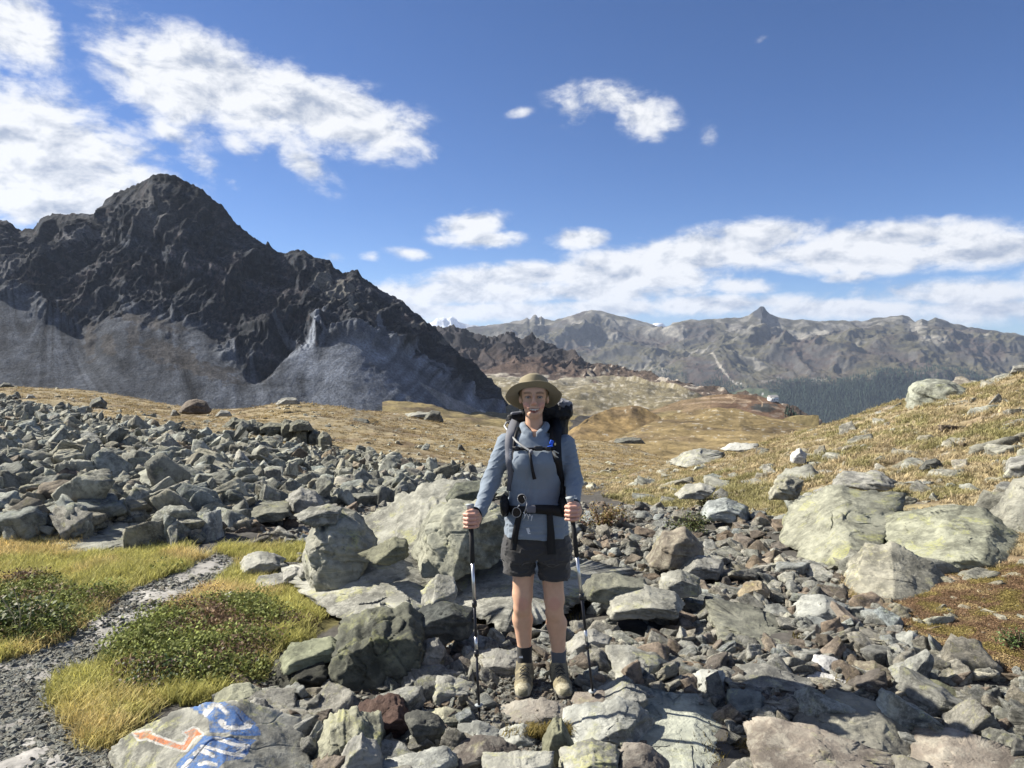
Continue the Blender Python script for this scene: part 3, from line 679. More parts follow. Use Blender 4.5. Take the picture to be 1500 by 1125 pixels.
HERO = []   # (x, y, radius) of the large rocks, to keep loose stones from standing inside them
def hero(name, outline, thick, style, label, cat='rock', d=None, slope=.45, front=((.25, -1, .15),), sub=5, seed=None, rough=1., steps=1., bed=None, soft=70, bury=.05, group=None, tint=(1, 1, 1), warp=.05, frac=.5):
    o = np.array(outline, float); seed = seed if seed is not None else len(HERO) + 1
    cx = (o[:, 0].min() + o[:, 0].max())/2; by = o[:, 1].max()
    if d is None: d = gdepth(cx, by)
    thick = thick*1.0
    soft = 170 if soft > 30 else soft; rough = rough*.8; thick = thick*(1.0 if 'slab' in name else .62); T = thick/2; dm = d + T
    tt = (o[:, 1] - o[:, 1].min())/max(np.ptp(o[:, 1]), 1)
    a_c = float(ray(cx, 600)[0]); th_ = math.atan(a_c)
    pts = P(o[:, 0] - cx + 750, o[:, 1], d + thick*(1 - sstep(tt, 0, 1.0)))[:, [0, 2]]; pts[:, 0] *= math.cos(th_)
    c2 = (pts.min(0) + pts.max(0))/2; q = pts - c2
    # convex hull edges of the outline
    Q = sorted(map(tuple, q)); 
    def half(Q):
        h = []
        for p in Q:
            while len(h) > 1 and (h[-1][0]-h[-2][0])*(p[1]-h[-2][1]) - (h[-1][1]-h[-2][1])*(p[0]-h[-2][0]) <= 0: h.pop()
            h.append(p)
        return h[:-1]
    hull = half(Q) + half(Q[::-1]); pl = []; HH = np.ptp(q[:, 1]); fs = min(slope, 1.0)*.75
    for k in range(len(hull)):
        a, b = np.array(hull[k]), np.array(hull[(k + 1) % len(hull)]); e = b - a; nrm = np.array([e[1], -e[0]])/max(np.linalg.norm(e), 1e-6)
        if nrm[1] > .25:   # a top edge: the face leans down towards the viewer
            n3 = np.array([nrm[0], -fs*HH/thick*nrm[1]*(.75 + .5*((seed*7 + k*13) % 10)/10), nrm[1]]); n3 /= np.linalg.norm(n3); pt = np.array([a[0], T, a[1]])
        elif nrm[1] < -.5:
            n3 = np.array([nrm[0], -.1, nrm[1]]); n3 /= np.linalg.norm(n3); pt = np.array([a[0], 0, a[1] - bury])
        else:
            n3 = np.array([nrm[0], -.22, nrm[1]]); n3 /= np.linalg.norm(n3); pt = np.array([a[0], T*.2, a[1]])
        pl.append((n3, max(float(n3@pt), .10*min(thick, HH))))
    for f in front:
        n3 = np.array(f[:3], float); n3 /= np.linalg.norm(n3); pl.append((n3, T*(f[3] if len(f) > 3 else .85)))
    pl.append(((.1, 1, .15), T)); 
    hw = np.ptp(q[:, 0])/2; hh = np.ptp(q[:, 1])/2
    wpx = max(np.ptp(o[:, 0]), np.ptp(o[:, 1])); sub = min(sub, 3 if wpx < 32 else 4 if wpx < 105 else 7)
    V, Fc = polytope(pl, sub, (hw, T, hh), soft, seed, rough, (hw + hh)*.75, bed, steps*1.15, warp*.7, .10)
    base = V[:, 2].min(); V[:, 2] -= base; x_ = V[:, 0].copy()
    V[:, 0] = x_*math.cos(th_) + V[:, 1]*math.sin(th_); V[:, 1] = -x_*math.sin(th_) + V[:, 1]*math.cos(th_); c2 = np.array([c2[0] + a_c*dm, c2[1]])
    me = mk_mesh(name, V, Fc, slope >= .75)
    ob = add(name, me, MR[style], None, (c2[0], dm, c2[1] + base)); tag(ob, label, cat, group); ob.color = (*tint, 1)
    HERO.append((c2[0], dm, hw, T, c2[1], ob.name, label))
    return ob, V
painted, PV = hero('painted_rock', [(160,1150),(172,1090),(198,1058),(228,1034),(300,1019),(345,1024),(378,1052),(396,1082),(445,1110),(470,1200),(150,1200)], .85, 'grey', 'grey slab painted with an orange arrow and white letters on blue, by the gravel path', slope=.62, front=((-.1,-1,.55,.9),), sub=6, seed=3, rough=.55, steps=.7, bed=(.3,-.5,1), tint=(1.05,1.05,1.0), warp=.05)
# --- slabs behind the hiker on the left
hero('slab_rock', [(520,800),(600,722),(645,700),(700,697),(712,720),(730,760),(700,860),(520,870)], 1.6, 'pale', 'long tilted bedrock slab with streaked grain rising behind the hiker', slope=.9, front=((-.7,-1,.8,.75),(.9,-.6,.1,.8)), d=6.3, seed=11, rough=.5, bed=(.8,-.1,.55), steps=1.7, warp=.03, tint=(.86,.86,.84))
hero('rock', [(655,728),(668,705),(712,700),(716,724),(712,760),(660,756)], .6, 'dark', 'dark square-faced block capping the slabs behind the hiker', d=6.6, slope=.2, front=((.15,-1,.05,.9),), seed=12, steps=.6, tint=(.9,.95,.85))
hero('boulder', [(606,838),(612,790),(628,745),(660,727),(720,730),(762,742),(770,800),(745,812),(650,850)], 1.0, 'grey', 'split boulder with a dark hollow face at the left trekking pole', d=5.5, slope=.3, front=((.75,-1,-.05,.75),(-.8,-1,.45,.95)), seed=13, rough=1.3, bed=(.6,-.2,.8), tint=(.9,.92,.82))
hero('boulder', [(448,870),(446,800),(455,765),(478,737),(515,745),(540,770),(545,800),(520,850),(500,872)], .9, 'pale', 'tall notched lichen boulder where the grass bank ends', d=5.6, slope=.35, front=((.3,-1,.2,.8),(-.6,-1,.1,.9)), seed=14, rough=1.3, tint=(.9,.9,.86))
hero('rock', [(440,752),(452,742),(478,737),(497,742),(496,760),(455,766)], .4, 'pale', 'small lichen cap stone on the notched boulder', d=5.75, slope=.3, seed=15)
hero('slab_rock', [(460,930),(455,840),(520,800),(590,795),(640,822),(666,845),(650,900),(560,935)], 1.7, 'pale', 'broad pale yellow-green lichen slab sloping down left of the poles', d=4.75, slope=1.1, front=((.1,-1,.75,.8),(.9,-.5,.25,.95)), seed=16, rough=.55, steps=.9, bed=(.3,.2,1), warp=.06, sub=5)
hero('slab_rock', [(630,925),(640,862),(700,815),(760,800),(800,815),(880,840),(880,900),(800,925)], 1.5, 'pale', 'pale green lichen slab directly behind the hiker\'s legs', d=4.85, slope=1.0, front=((.1,-1,.8,.8),), seed=17, rough=.55, steps=.8, bed=(-.2,.2,1), warp=.06)
hero('rock', [(618,872),(640,838),(664,842),(668,860),(640,900),(620,895)], .35, 'pale', 'wedge-shaped pale block between the two big lichen slabs', d=4.6, slope=.6, front=((.7,-1,.1,.8),), seed=18)
hero('rock', [(540,815),(575,785),(592,790),(594,815),(570,822)], .4, 'dark', 'dark leaning fragment on top of the lichen slab', d=5.4, slope=.5, front=((.6,-1,.0,.8),), seed=19, tint=(1.1,1.1,.9))
# --- dark rocks below the grass bank
hero('boulder', [(474,1020),(478,960),(500,905),(540,882),(590,880),(618,905),(622,960),(610,1010),(560,1045)], .85, 'dark', 'large dark pitted boulder with mossy streaks below the grass bank', d=3.95, slope=.25, front=((-.1,-1,.15,.7),(-.9,-.8,.3,.9)), seed=21, rough=1.7, bed=(.8,-.1,.6), tint=(.85,.87,.78))
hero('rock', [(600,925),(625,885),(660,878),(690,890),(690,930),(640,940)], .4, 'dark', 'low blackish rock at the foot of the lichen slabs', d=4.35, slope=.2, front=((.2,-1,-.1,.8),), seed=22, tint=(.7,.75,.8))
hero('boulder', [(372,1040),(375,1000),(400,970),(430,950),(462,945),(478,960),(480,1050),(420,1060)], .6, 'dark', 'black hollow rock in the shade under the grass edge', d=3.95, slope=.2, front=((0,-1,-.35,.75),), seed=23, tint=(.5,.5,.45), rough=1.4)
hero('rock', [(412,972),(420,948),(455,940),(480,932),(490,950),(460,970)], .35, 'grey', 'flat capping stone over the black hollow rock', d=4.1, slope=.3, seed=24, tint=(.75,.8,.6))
hero('rock', [(308,1030),(312,1010),(335,998),(360,1000),(372,1020),(360,1040),(320,1042)], .3, 'pale', 'rounded yellow-green boulder just behind the painted slab', slope=.35, seed=25, soft=10, tint=(.85,.86,.72), front=((.5,-1,.1,.8),), d=3.7)
hero('rock', [(352,1050),(354,1028),(366,1018),(380,1022),(386,1040),(376,1054)], .16, 'grey', 'fist-shaped pale stone touching the blue paint of the slab', slope=.3, seed=26, soft=10, d=3.6)
hero('rock', [(276,1026),(284,1012),(300,1010),(310,1024)], .14, 'white', 'small whitish stone at the top corner of the painted slab', slope=.4, seed=27, d=3.9)
hero('rock', [(448,1130),(462,1070),(480,1042),(520,1030),(552,1040),(556,1120),(550,1160),(450,1160)], .45, 'pale', 'squared block with bright yellow lichen in the bottom left foreground', d=3.2, slope=.35, front=((.25,-1,.1,.8),), seed=28, tint=(1,1.0,.86), bed=(1,0,.2))
hero('rock', [(520,1100),(518,1040),(540,1018),(575,1010),(592,1030),(594,1100),(560,1120)], .4, 'brown', 'block overgrown with dark red moss beside the yellow lichen block', d=3.45, slope=.3, front=((.3,-1,-.1,.8),), seed=29, tint=(.42,.30,.28), rough=1.6)
hero('rock', [(490,1125),(505,1080),(525,1070),(545,1085),(560,1140),(500,1150)], .2, 'grey', 'upright grey stone leaning on the yellow lichen block', d=3.1, seed=30, slope=.2)
hero('rock', [(630,1010),(634,990),(640,985),(690,1000),(684,1050),(636,1050)], .25, 'pale', 'pale wedge stone standing left of the left pole', d=3.85, slope=.3, seed=31, front=((.3,-1,.35,.8),))
hero('rock', [(608,990),(612,960),(622,932),(640,930),(650,955),(640,990)], .2, 'grey', 'upright oval grey stone under the dark pitted boulder', d=4.15, slope=.3, seed=32)
hero('rock', [(580,1010),(588,985),(600,975),(618,985),(632,1020),(600,1028)], .22, 'grey', 'angular pale stone between the dark boulder and the left pole', d=3.95, seed=33, slope=.35, front=((.5,-1,.2,.8),))
hero('rock', [(620,1062),(626,1042),(650,1034),(672,1045),(672,1060),(640,1070)], .22, 'pale', 'cream stone with a dark underside in front of the left pole tip', d=3.55, seed=34, slope=.6, front=((.4,-1,-.3,.8),), tint=(1.1,1.08,.92))
hero('rock', [(600,1080),(592,1045),(610,1038),(640,1048),(650,1080),(620,1090)], .2, 'dark', 'smooth dark rock left of the cream stone', d=3.4, seed=35, slope=.2)
hero('rock', [(640,1130),(662,1085),(700,1072),(735,1080),(752,1100),(740,1130)], .28, 'brown', 'rounded red-brown boulder at the bottom centre', d=3.2, seed=36, soft=10, slope=.5)
hero('rock', [(560,1150),(600,1110),(655,1095),(660,1100),(650,1150)], .3, 'blue', 'tilted grey slab with a sharp tip at the bottom edge', d=3.05, seed=37, slope=.8, front=((.5,-1,.1,.8),))
hero('rock', [(664,1100),(670,1064),(700,1054),(722,1065),(715,1085),(680,1100)], .25, 'blue', 'flat blue-grey stone under the tip of the left pole', d=3.4, seed=38, slope=.8)
hero('rock', [(732,1090),(745,1068),(768,1058),(782,1070),(775,1095)], .22, 'blue', 'flat grey-green plate near the tuft of dry grass', d=3.4, seed=39, slope=.8)
hero('rock', [(795,1150),(800,1080),(812,1050),(824,1048),(838,1085),(842,1150)], .22, 'dark', 'pointed standing stone tipped with yellow lichen in front of the hiker', d=3.2, seed=40, slope=.1, bed=(1,0,.1), tint=(1.5,1.5,1.2), front=((.3,-1,.1,.8),))
hero('rock', [(710,1150),(712,1110),(760,1098),(810,1095),(812,1150)], .25, 'pale', 'grey-green ribbed slab lying along the bottom edge left of the pointed stone', d=3.0, seed=41, slope=.3, bed=(1,0,.2))
# --- pale rocks at the hiker's right foot
hero('boulder', [(830,1090),(834,1060),(860,1035),(905,1018),(935,1022),(965,1065),(960,1095),(900,1110)], .4, 'blue', 'whitish blue-grey boulder in front of the right pole tip', d=3.35, seed=43, slope=.55, front=((.3,-1,.1,.85),(.9,-.6,.2,.9)), rough=1.3)
hero('slab_rock', [(905,1150),(915,1040),(935,1016),(1020,1012),(1062,1030),(1092,1075),(1100,1150)], .75, 'blue', 'wide pale grey-green slab with yellow lichen specks right of the poles', d=3.1, seed=44, slope=.9, front=((.2,-1,.5,.85),(1,-.3,.2,.95)), tint=(1,1.02,.94), rough=.7, sub=5)
hero('rock', [(826,1150),(828,1105),(870,1080),(905,1085),(915,1150)], .25, 'pale', 'knobbly whitish rock at the bottom edge under the blue-grey boulder', d=3.0, seed=45, slope=.5, rough=1.4)
hero('rock', [(905,1150),(915,1090),(950,1085),(980,1110),(985,1150)], .25, 'brown', 'reddish brown rock wedged against the wide pale slab', d=3.0, seed=46, slope=.4, soft=12)
hero('rock', [(838,1048),(845,1025),(890,1010),(908,1018),(905,1030),(860,1052)], .3, 'brown', 'flat brown stone where the right pole is planted', d=3.65, seed=47, slope=.9)
hero('rock', [(890,1022),(892,995),(945,990),(960,1000),(950,1015)], .35, 'pale', 'low wedge with a cream end next to the right pole basket', d=3.85, seed=48, slope=.5)
hero('rock', [(742,1055),(752,1035),(800,1022),(830,1030),(820,1055),(770,1062)], .25, 'brown', 'flat grained stone under the toes of the boots', d=3.6, seed=49, slope=1.2, bury=.12, tint=(1.2,1.25,1.25))
hero('rock', [(1100,1160),(1108,1090),(1140,1062),(1200,1060),(1270,1080),(1320,1110),(1325,1160)], .6, 'brown', 'broad brown-grey grained boulder at the bottom right edge', d=2.95, seed=51, slope=.7, tint=(1.3,1.3,1.25), rough=.8)
hero('boulder', [(1165,1100),(1180,1040),(1230,1015),(1300,1018),(1345,1060),(1375,1110),(1370,1150),(1250,1150)], .75, 'dark', 'big dark boulder crossed by the hiker\'s shadow at bottom right', d=3.15, seed=52, slope=.4, front=((.4,-1,.2,.8),), rough=1.0, tint=(1.5,1.45,1.4))
hero('rock', [(1340,1160),(1355,1085),(1400,1070),(1480,1085),(1540,1110),(1540,1160)], .6, 'brown', 'brownish slab in the bottom right corner', d=2.95, seed=53, slope=.9, tint=(1.25,1.25,1.2), rough=.7)
hero('rock', [(1072,1060),(1078,1010),(1120,1005),(1128,1030),(1110,1062)], .3, 'dark', 'bluish dark block in the shaded pit right of the wide pale slab', d=3.6, seed=54, tint=(1.2,1.3,1.4))
hero('rock', [(1084,1012),(1100,985),(1130,972),(1170,980),(1190,1005),(1180,1018),(1120,1012)], .4, 'grey', 'flat-topped grey rock roofing a black gap', d=3.85, seed=55, slope=.7, front=((.2,-1,-.3,.8),))
hero('rock', [(1010,1015),(1030,985),(1062,975),(1066,1000),(1055,1022)], .25, 'blue', 'pale tilted slab left of the flat-topped grey rock', d=3.9, seed=56, slope=.7, front=((.8,-1,.1,.8),))
hero('rock', [(1390,1010),(1402,975),(1425,963),(1460,1000),(1462,1015)], .3, 'grey', 'light grey pyramid-shaped rock near the right moss', d=4.0, seed=57, slope=.5, front=((.5,-1,.4,.8),), tint=(1.15,1.15,1.1))
hero('rock', [(1352,1050),(1356,1002),(1390,998),(1440,1030),(1455,1055),(1400,1060)], .35, 'dark', 'dark rock splashed with bright yellow lichen at lower right', d=3.65, seed=58, slope=.4, tint=(1.5,1.5,1.1))
hero('rock', [(1312,960),(1320,935),(1345,920),(1365,940),(1368,955),(1340,962)], .3, 'blue', 'whitish angular stone below the moss bank', d=4.4, seed=59, slope=.6)
hero('rock', [(1460,1050),(1465,1020),(1500,1015),(1530,1030),(1520,1062)], .3, 'grey', 'rounded grey stone at the right edge above the corner slab', d=3.75, seed=60, soft=12)
hero('rock', [(1255,1005),(1262,975),(1290,965),(1325,985),(1320,1010)], .3, 'brown', 'tan slab stone in the middle of the right rubble', d=3.95, seed=61, slope=.8, tint=(1.5,1.5,1.3))
hero('quartz_rock', [(1176,1002),(1195,985),(1240,985),(1268,1002),(1262,1012),(1200,1012)], .25, 'white', 'bright white quartz slab lying in the rubble', d=3.95, seed=62, slope=1.2)
hero('quartz_rock', [(1195,985),(1200,962),(1212,960),(1258,990),(1250,998)], .2, 'white', 'narrow white quartz strip above the quartz slab', d=4.1, seed=63, slope=1.2)
# --- middle right rubble
hero('boulder', [(890,905),(893,882),(915,858),(950,853),(990,862),(1000,890),(985,905)], .6, 'grey', 'flat grey boulder overhanging a black gap right of the hiker', d=4.85, seed=65, slope=.8, front=((.2,-1,-.4,.8),), tint=(1.05,1.05,1))
hero('rock', [(860,870),(870,842),(905,838),(945,845),(950,858),(900,880)], .4, 'dark', 'dark weathered rock behind the right trekking pole', d=5.1, seed=66, tint=(1.2,1.2,1.1))
hero('rock', [(972,868),(976,842),(1000,832),(1025,845),(1028,868)], .3, 'pale', 'speckled pale stone above the flat grey boulder', d=5.3, seed=67)
hero('slab_rock', [(1040,955),(1055,905),(1050,885),(1120,905),(1180,925),(1175,958),(1100,965)], .7, 'dark', 'long dark leaning slab with a lit rim in the right rubble', d=4.5, seed=68, slope=.5, front=((.3,-1,.1,.8),), tint=(1.4,1.4,1.3), bed=(.4,0,1))
hero('rock', [(892,985),(895,948),(925,945),(960,955),(985,985),(940,992)], .35, 'pale', 'squared lichen block with a shaded end right of the right pole', d=4.1, seed=69, slope=.5, front=((1,-.7,.1,.8),))
hero('rock', [(840,950),(850,930),(870,920),(890,932),(885,948)], .25, 'grey', 'grey stone behind the right boot', d=4.4, seed=70)
hero('rock', [(704,985),(704,955),(730,948),(762,955),(762,975),(740,985)], .3, 'grey', 'squared stone left of the left boot', d=4.15, seed=71, slope=.7, front=((.1,-1,-.1,.85),))
hero('rock', [(950,830),(975,780),(1005,768),(1028,800),(1030,830)], .6, 'brown', 'speckled brown pyramid boulder among the rubble at right', d=6.2, seed=72, slope=.3, front=((.9,-1,.1,.8),(-.6,-1,.4,.9)), tint=(1.15,1.15,1.05))
hero('rock', [(1000,840),(1025,812),(1060,815),(1060,845)], .4, 'grey', 'grey stone right of the brown pyramid boulder', d=6.0, seed=73)
hero('rock', [(1170,905),(1180,880),(1215,868),(1245,885),(1240,905)], .4, 'blue', 'pale flat stone at the foot of the right slope', d=4.9, seed=74, slope=.9)
hero('rock', [(1090,872),(1095,855),(1120,848),(1133,865),(1130,878)], .25, 'brown', 'tan cracked stone in the rubble strip', d=5.4, seed=75, tint=(1.5,1.4,1.1))
# --- slabs on the right slope
hero('slab_rock', [(1288,840),(1290,790),(1330,755),(1380,738),(1450,734),(1490,760),(1520,800),(1500,845),(1400,850)], 1.4, 'pale', 'huge flat-topped lichen boulder with black underside on the right slope', d=5.75, seed=81, slope=1.1, front=((.15,-1,-.15,.8),(-.1,-1,1.2,.95)), sub=5, rough=.7, steps=.8, warp=.06, tint=(.88,.90,.78))
hero('boulder', [(1230,905),(1245,850),(1275,798),(1310,790),(1370,820),(1405,870),(1380,900),(1300,905)], 1.1, 'grey', 'rounded grey-tan boulder in front of the flat-topped lichen boulder', d=5.3, seed=82, slope=.7, front=((.1,-1,.6,.85),), tint=(1.15,1.12,1.0), sub=5, rough=.8)
hero('slab_rock', [(1130,840),(1150,780),(1190,730),(1250,705),(1300,712),(1310,760),(1290,820),(1210,850)], 1.8, 'pale', 'long rough bedrock rib with yellow lichen running up the right slope', d=6.4, seed=83, slope=1.2, front=((-.2,-1,.5,.8),(.3,-1,-.1,1.0)), sub=5, rough=1.1, tint=(.82,.83,.74))
hero('rock', [(1225,712),(1235,695),(1290,688),(1310,700),(1300,716)], .8, 'grey', 'layered grey ledge on top of the bedrock rib', d=9, seed=84, slope=.8, steps=2)
hero('boulder', [(1328,604),(1329,570),(1345,553),(1375,550),(1400,556),(1430,570),(1420,600),(1380,610)], 2.0, 'grey', 'big rounded boulder on the skyline of the right slope', d=20, seed=85, slope=.3, soft=10, rough=1.2, tint=(.95,1,.92), front=((-.3,-1,.1,.85),))
hero('boulder', [(1262,624),(1270,610),(1290,600),(1310,602),(1316,612),(1305,622)], 1.5, 'grey', 'low pale boulder on the skyline left of the big rounded boulder', d=23, seed=86, slope=.5)
hero('slab_rock', [(1215,640),(1230,628),(1262,618),(1290,622),(1290,640),(1240,645)], 2.0, 'pale', 'flat pale bedrock where the right slope meets the sky', d=22, seed=87, slope=.8)
hero('rock', [(1478,545),(1482,536),(1502,534),(1520,545)], .9, 'grey', 'small flat stone on the skyline at the right edge', d=20, seed=88)
hero('boulder', [(1060,660),(1070,650),(1110,648),(1112,662)], 1.0, 'white', 'low whitish ledge at the top of the near slope', d=26, seed=89, slope=.9, tint=(.8,.8,.75))
hero('slab_rock', [(985,690),(1000,668),(1030,655),(1055,658),(1055,675),(1010,692)], 2.6, 'pale', 'smooth domed pale outcrop at the edge of the meadow hollow', d=25, seed=90, slope=1.0, soft=10)
hero('rock', [(1160,675),(1163,662),(1172,655),(1183,664),(1182,677)], .4, 'white', 'small bright white boulder alone on the right slope', d=15, seed=91, tint=(.9,.9,.88))
hero('rock', [(1352,686),(1358,675),(1375,670),(1385,684)], .4, 'dark', 'black-faced block on the mid right slope', d=10.5, seed=92)
hero('boulder', [(1130,730),(1138,705),(1155,695),(1175,700),(1172,728)], .7, 'grey', 'layered tan boulder standing in the slope grass', d=9, seed=93, steps=2.2, tint=(1.1,1.08,.95))
hero('rock', [(995,730),(1005,712),(1028,705),(1045,712),(1035,728)], .8, 'grey', 'whitish rock mound at the bush', d=10.5, seed=94, tint=(1.2,1.2,1.15))
hero('boulder', [(1030,760),(1040,735),(1065,727),(1090,740),(1095,765)], .9, 'blue', 'cluster-topping bluish white rock in the rubble gully', d=8.6, seed=95, rough=1.5, tint=(.95,1,1.05))
hero('rock', [(1385,915),(1392,900),(1415,888),(1435,900),(1432,915)], .3, 'pale', 'pale stone on the reddish moss bank', d=4.9, seed=96)
hero('rock', [(1372,920),(1376,908),(1402,916),(1404,924)], .14, 'pale', 'thin pale flake beside the stone on the moss bank', d=4.8, seed=97)
hero('boulder', [(1470,700),(1482,672),(1520,660),(1540,700)], .8, 'grey', 'grey boulder cut by the right edge on the slope', d=9, seed=98)
# --- boulder field and bank on the left
hero('boulder', [(182,728),(186,705),(205,685),(240,676),(268,680),(296,700),(303,720),(280,728),(235,730)], 1.6, 'grey', 'largest angular boulder in the grey boulder field', d=10.2, seed=101, slope=.55, front=((.35,-1,.15,.75),(-.5,-1,-.1,.9)), tint=(.9,.93,.85))
hero('slab_rock', [(100,802),(130,785),(190,775),(250,772),(258,795),(240,806),(150,808)], 1.3, 'grey', 'long low grey slab between the boulder field and the grass', d=7.2, seed=102, slope=1.1, tint=(.95,.97,.92), bury=.2)
hero('boulder', [(350,762),(358,745),(385,733),(420,735),(426,752),(395,765)], 1.0, 'dark', 'dark flat boulder at the lower edge of the boulder field', d=8.8, seed=103, slope=.5, tint=(1.3,1.3,1.2))
hero('boulder', [(420,745),(424,722),(440,712),(462,720),(470,738),(455,750)], .7, 'grey', 'leaning grained boulder beside the dark flat boulder', d=9.2, seed=104, slope=.5, bed=(.8,0,.5))
hero('rock', [(40,755),(60,740),(88,733),(94,742),(70,756)], .6, 'grey', 'long light slab stone in the boulder field at far left', d=9.3, seed=105, slope=.8)
hero('boulder', [(18,702),(25,680),(40,672),(55,690),(52,710)], .9, 'dark', 'dark pointed boulder at the left edge of the boulder field', d=12.5, seed=106, tint=(1.3,1.3,1.2))
hero('boulder', [(262,605),(268,590),(285,582),(303,586),(310,600),(308,607)], 2.0, 'brown', 'round brown boulder standing on the crest before the mountain', d=38, seed=107, soft=8, tint=(.7,.65,.6))
hero('boulder', [(130,597),(135,585),(148,580),(156,590),(154,598)], 1.5, 'dark', 'dark boulder on the golden crest left of the brown boulder', d=32, seed=108)
hero('rock', [(350,832),(356,812),(375,806),(400,812),(408,826),(380,836)], .5, 'pale', 'low white lichen rock in the green grass', d=6.5, seed=109, slope=.6)
hero('rock', [(372,860),(376,845),(410,838),(432,845),(430,862)], .4, 'grey', 'flat grey rock at the path side above the heather', d=6.0, seed=110)
hero('rock', [(436,838),(440,822),(462,820),(466,842)], .3, 'grey', 'round grey stone against the notched boulder', d=6.0, seed=111, soft=12)
hero('rock', [(408,850),(412,835),(428,828),(444,838),(442,852)], .3, 'grey', 'smaller grey stone left of the round one', d=6.1, seed=112)
hero('rock', [(318,880),(322,870),(334,866),(342,874),(340,884)], .14, 'white', 'small bright stone in the grass beside the heather', d=5.5, seed=113)
hero('rock', [(165,1065),(172,1045),(188,1038),(197,1048),(190,1066)], .2, 'brown', 'brown stone half sunk in the grass by the gravel path', d=3.75, seed=114)
hero('rock', [(5,980),(10,965),(24,962),(32,972),(26,984)], .15, 'grey', 'small grey stone at the left edge of the gravel path', d=4.35, seed=115)
# outcrop of upright blocks below the golden knoll
rr_ = random.Random(5)
oc = [(345,640,34,30),(372,648,30,34),(398,652,30,34),(420,650,26,38),(440,654,26,34),(458,655,22,30),(474,657,20,26),(355,632,30,18),(400,634,44,16),(440,632,36,18),(330,636,20,14)]
words_ = ['leftmost upright slab', 'second upright slab', 'broad slab', 'tall narrow slab', 'middle slab', 'short slab', 'rightmost block', 'upper left ledge', 'upper middle ledge', 'upper right ledge', 'small left end block']
for (x, y, w_, h_), wd in zip(oc, words_):
    hero('outcrop_block', [(x - w_/2, y), (x - w_*.42, y - h_*.7), (x - w_*.1, y - h_), (x + w_*.35, y - h_*.85), (x + w_/2, y - h_*.1)], 1.3, 'dark', wd + ' of the dark outcrop below the golden knoll', cat='rock', d=27 + rr_.random(), seed=120 + len(HERO), sub=4, slope=.3, bed=(.7,-.2,.5), group='blocks of the dark outcrop', tint=(1.1,1.1,1.0))
for k_, (x0, y0, x1, y1, dd, st_, lb) in enumerate([(500,612,545,630,42,'dark','long dark ledge sloping down the right end of the knoll'),(405,582,440,592,48,'grey','flat ledge capping the golden knoll'),(590,603,640,612,75,'pale','thin pale ledge on the far golden mound'),(620,600,650,618,74,'dark','stepped dark ledge on the far golden mound'),(655,652,672,660,34,'dark','small black rock alone in the golden meadow'),(670,650,682,660,33,'dark','blackish rock beside the small black rock in the meadow'),(0,560,22,566,44,'dark','dark rock on the crest at the left edge'),(38,577,54,583,42,'grey','pale block on the crest at far left'),(250,600,264,608,38,'grey','grey rock left of the brown boulder on the crest'),(316,600,340,609,36,'grey','low light rocks right of the brown boulder on the crest'),(430,676,470,690,20,'dark','dark flat rock in the middle of the boulder field'),(900,640,945,650,60,'dark','dark streak of rock in the meadow hollow')]):
    hero('rock', [(x0, y1), (x0 + 3, (y0 + y1)/2), ((x0 + x1)/2 - 4, y0), (x1 - 6, y0 + 1), (x1, y1)], (x1 - x0)/F*dd*.8, st_, lb, d=dd, seed=150 + k_, sub=4, slope=.5)

# paint on the slab: polygons in the photograph, fixed to the rock as colour
me = painted.data; Wp = PV + np.array(painted.location); ppx, ppy = unproject(Wp)
nz_ = fbm(Wp*9, 4); nzz = fbm(Wp*40, 3); jx = ppx + nz_*2.5; jy = ppy + nz_*2
def paint_mask():
    pc = np.zeros((len(ppx), 4), np.float32)
    up = (fbm(Wp*60, 3) > -.42) & (PV[:, 1] < PV[:, 1].max())
    def lay(mask, col, a=1.0):
        mask = mask & up; pc[mask, :3] = col; pc[mask, 3] = a
    blue = in_poly(jx, jy, [(268,1031),(280,1028),(322,1026),(345,1034),(362,1048),(374,1058),(383,1072),(382,1078),(345,1078),(330,1074),(308,1074),(304,1052),(285,1040)])
    blue |= in_poly(jx, jy, [(300,1078),(330,1080),(376,1084),(368,1092),(364,1104),(356,1112),(330,1114),(320,1125),(300,1145),(258,1145),(258,1120),(266,1110),(282,1095)])
    lay(blue, (.075,.165,.38))
    W_ = (.66,.65,.62)
    def stroke(pts, w): lay(dist_line(jx, jy, pts) < w, W_)
    stroke([(300,1046),(313,1032),(322,1034),(332,1044)], 3.2); stroke([(300,1045),(308,1037)], 4)
    stroke([(323,1058),(331,1066),(352,1066),(366,1064)], 3.2); stroke([(323,1057),(328,1060)], 4); stroke([(360,1060),(367,1063)], 3.4)
    stroke([(318,1083),(345,1091),(364,1093)], 2.6); stroke([(296,1093),(325,1101),(345,1105),(358,1107)], 2.4); stroke([(345,1104),(354,1098),(362,1094)], 2.2)
    stroke([(284,1104),(296,1098),(312,1107)], 3.0); stroke([(292,1099),(302,1104)], 2.6)
    stroke([(268,1124),(278,1114)], 3.6); stroke([(292,1120),(302,1117),(316,1120)], 2.8); stroke([(266,1135),(300,1130),(320,1132)], 3)
    # arrow: white halo, orange shaft and heads
    sh = [(212,1077),(262,1094),(270,1095),(286,1071)]
    heads = [[(197,1074),(221,1070),(220,1078),(224,1080),(203,1083)], [(269,1073),(284,1067),(297,1076),(287,1078),(279,1079)]]
    d_ = dist_line(jx, jy, sh)
    hd = np.zeros(len(ppx), bool); hh = np.zeros(len(ppx), bool)
    for h in heads:
        hd |= in_poly(jx, jy, h); hh |= dist_line(jx, jy, h + [h[0]]) < 3.6
    lay((d_ < 7.2) | hh, (.56,.55,.51), .75)
    lay((d_ < 3.6) | hd, (.50,.175,.075))
    return pc
set_col(me, paint_mask(), 'Paint')
m_, t = new_mat('painted_rock')
src = MR['grey']
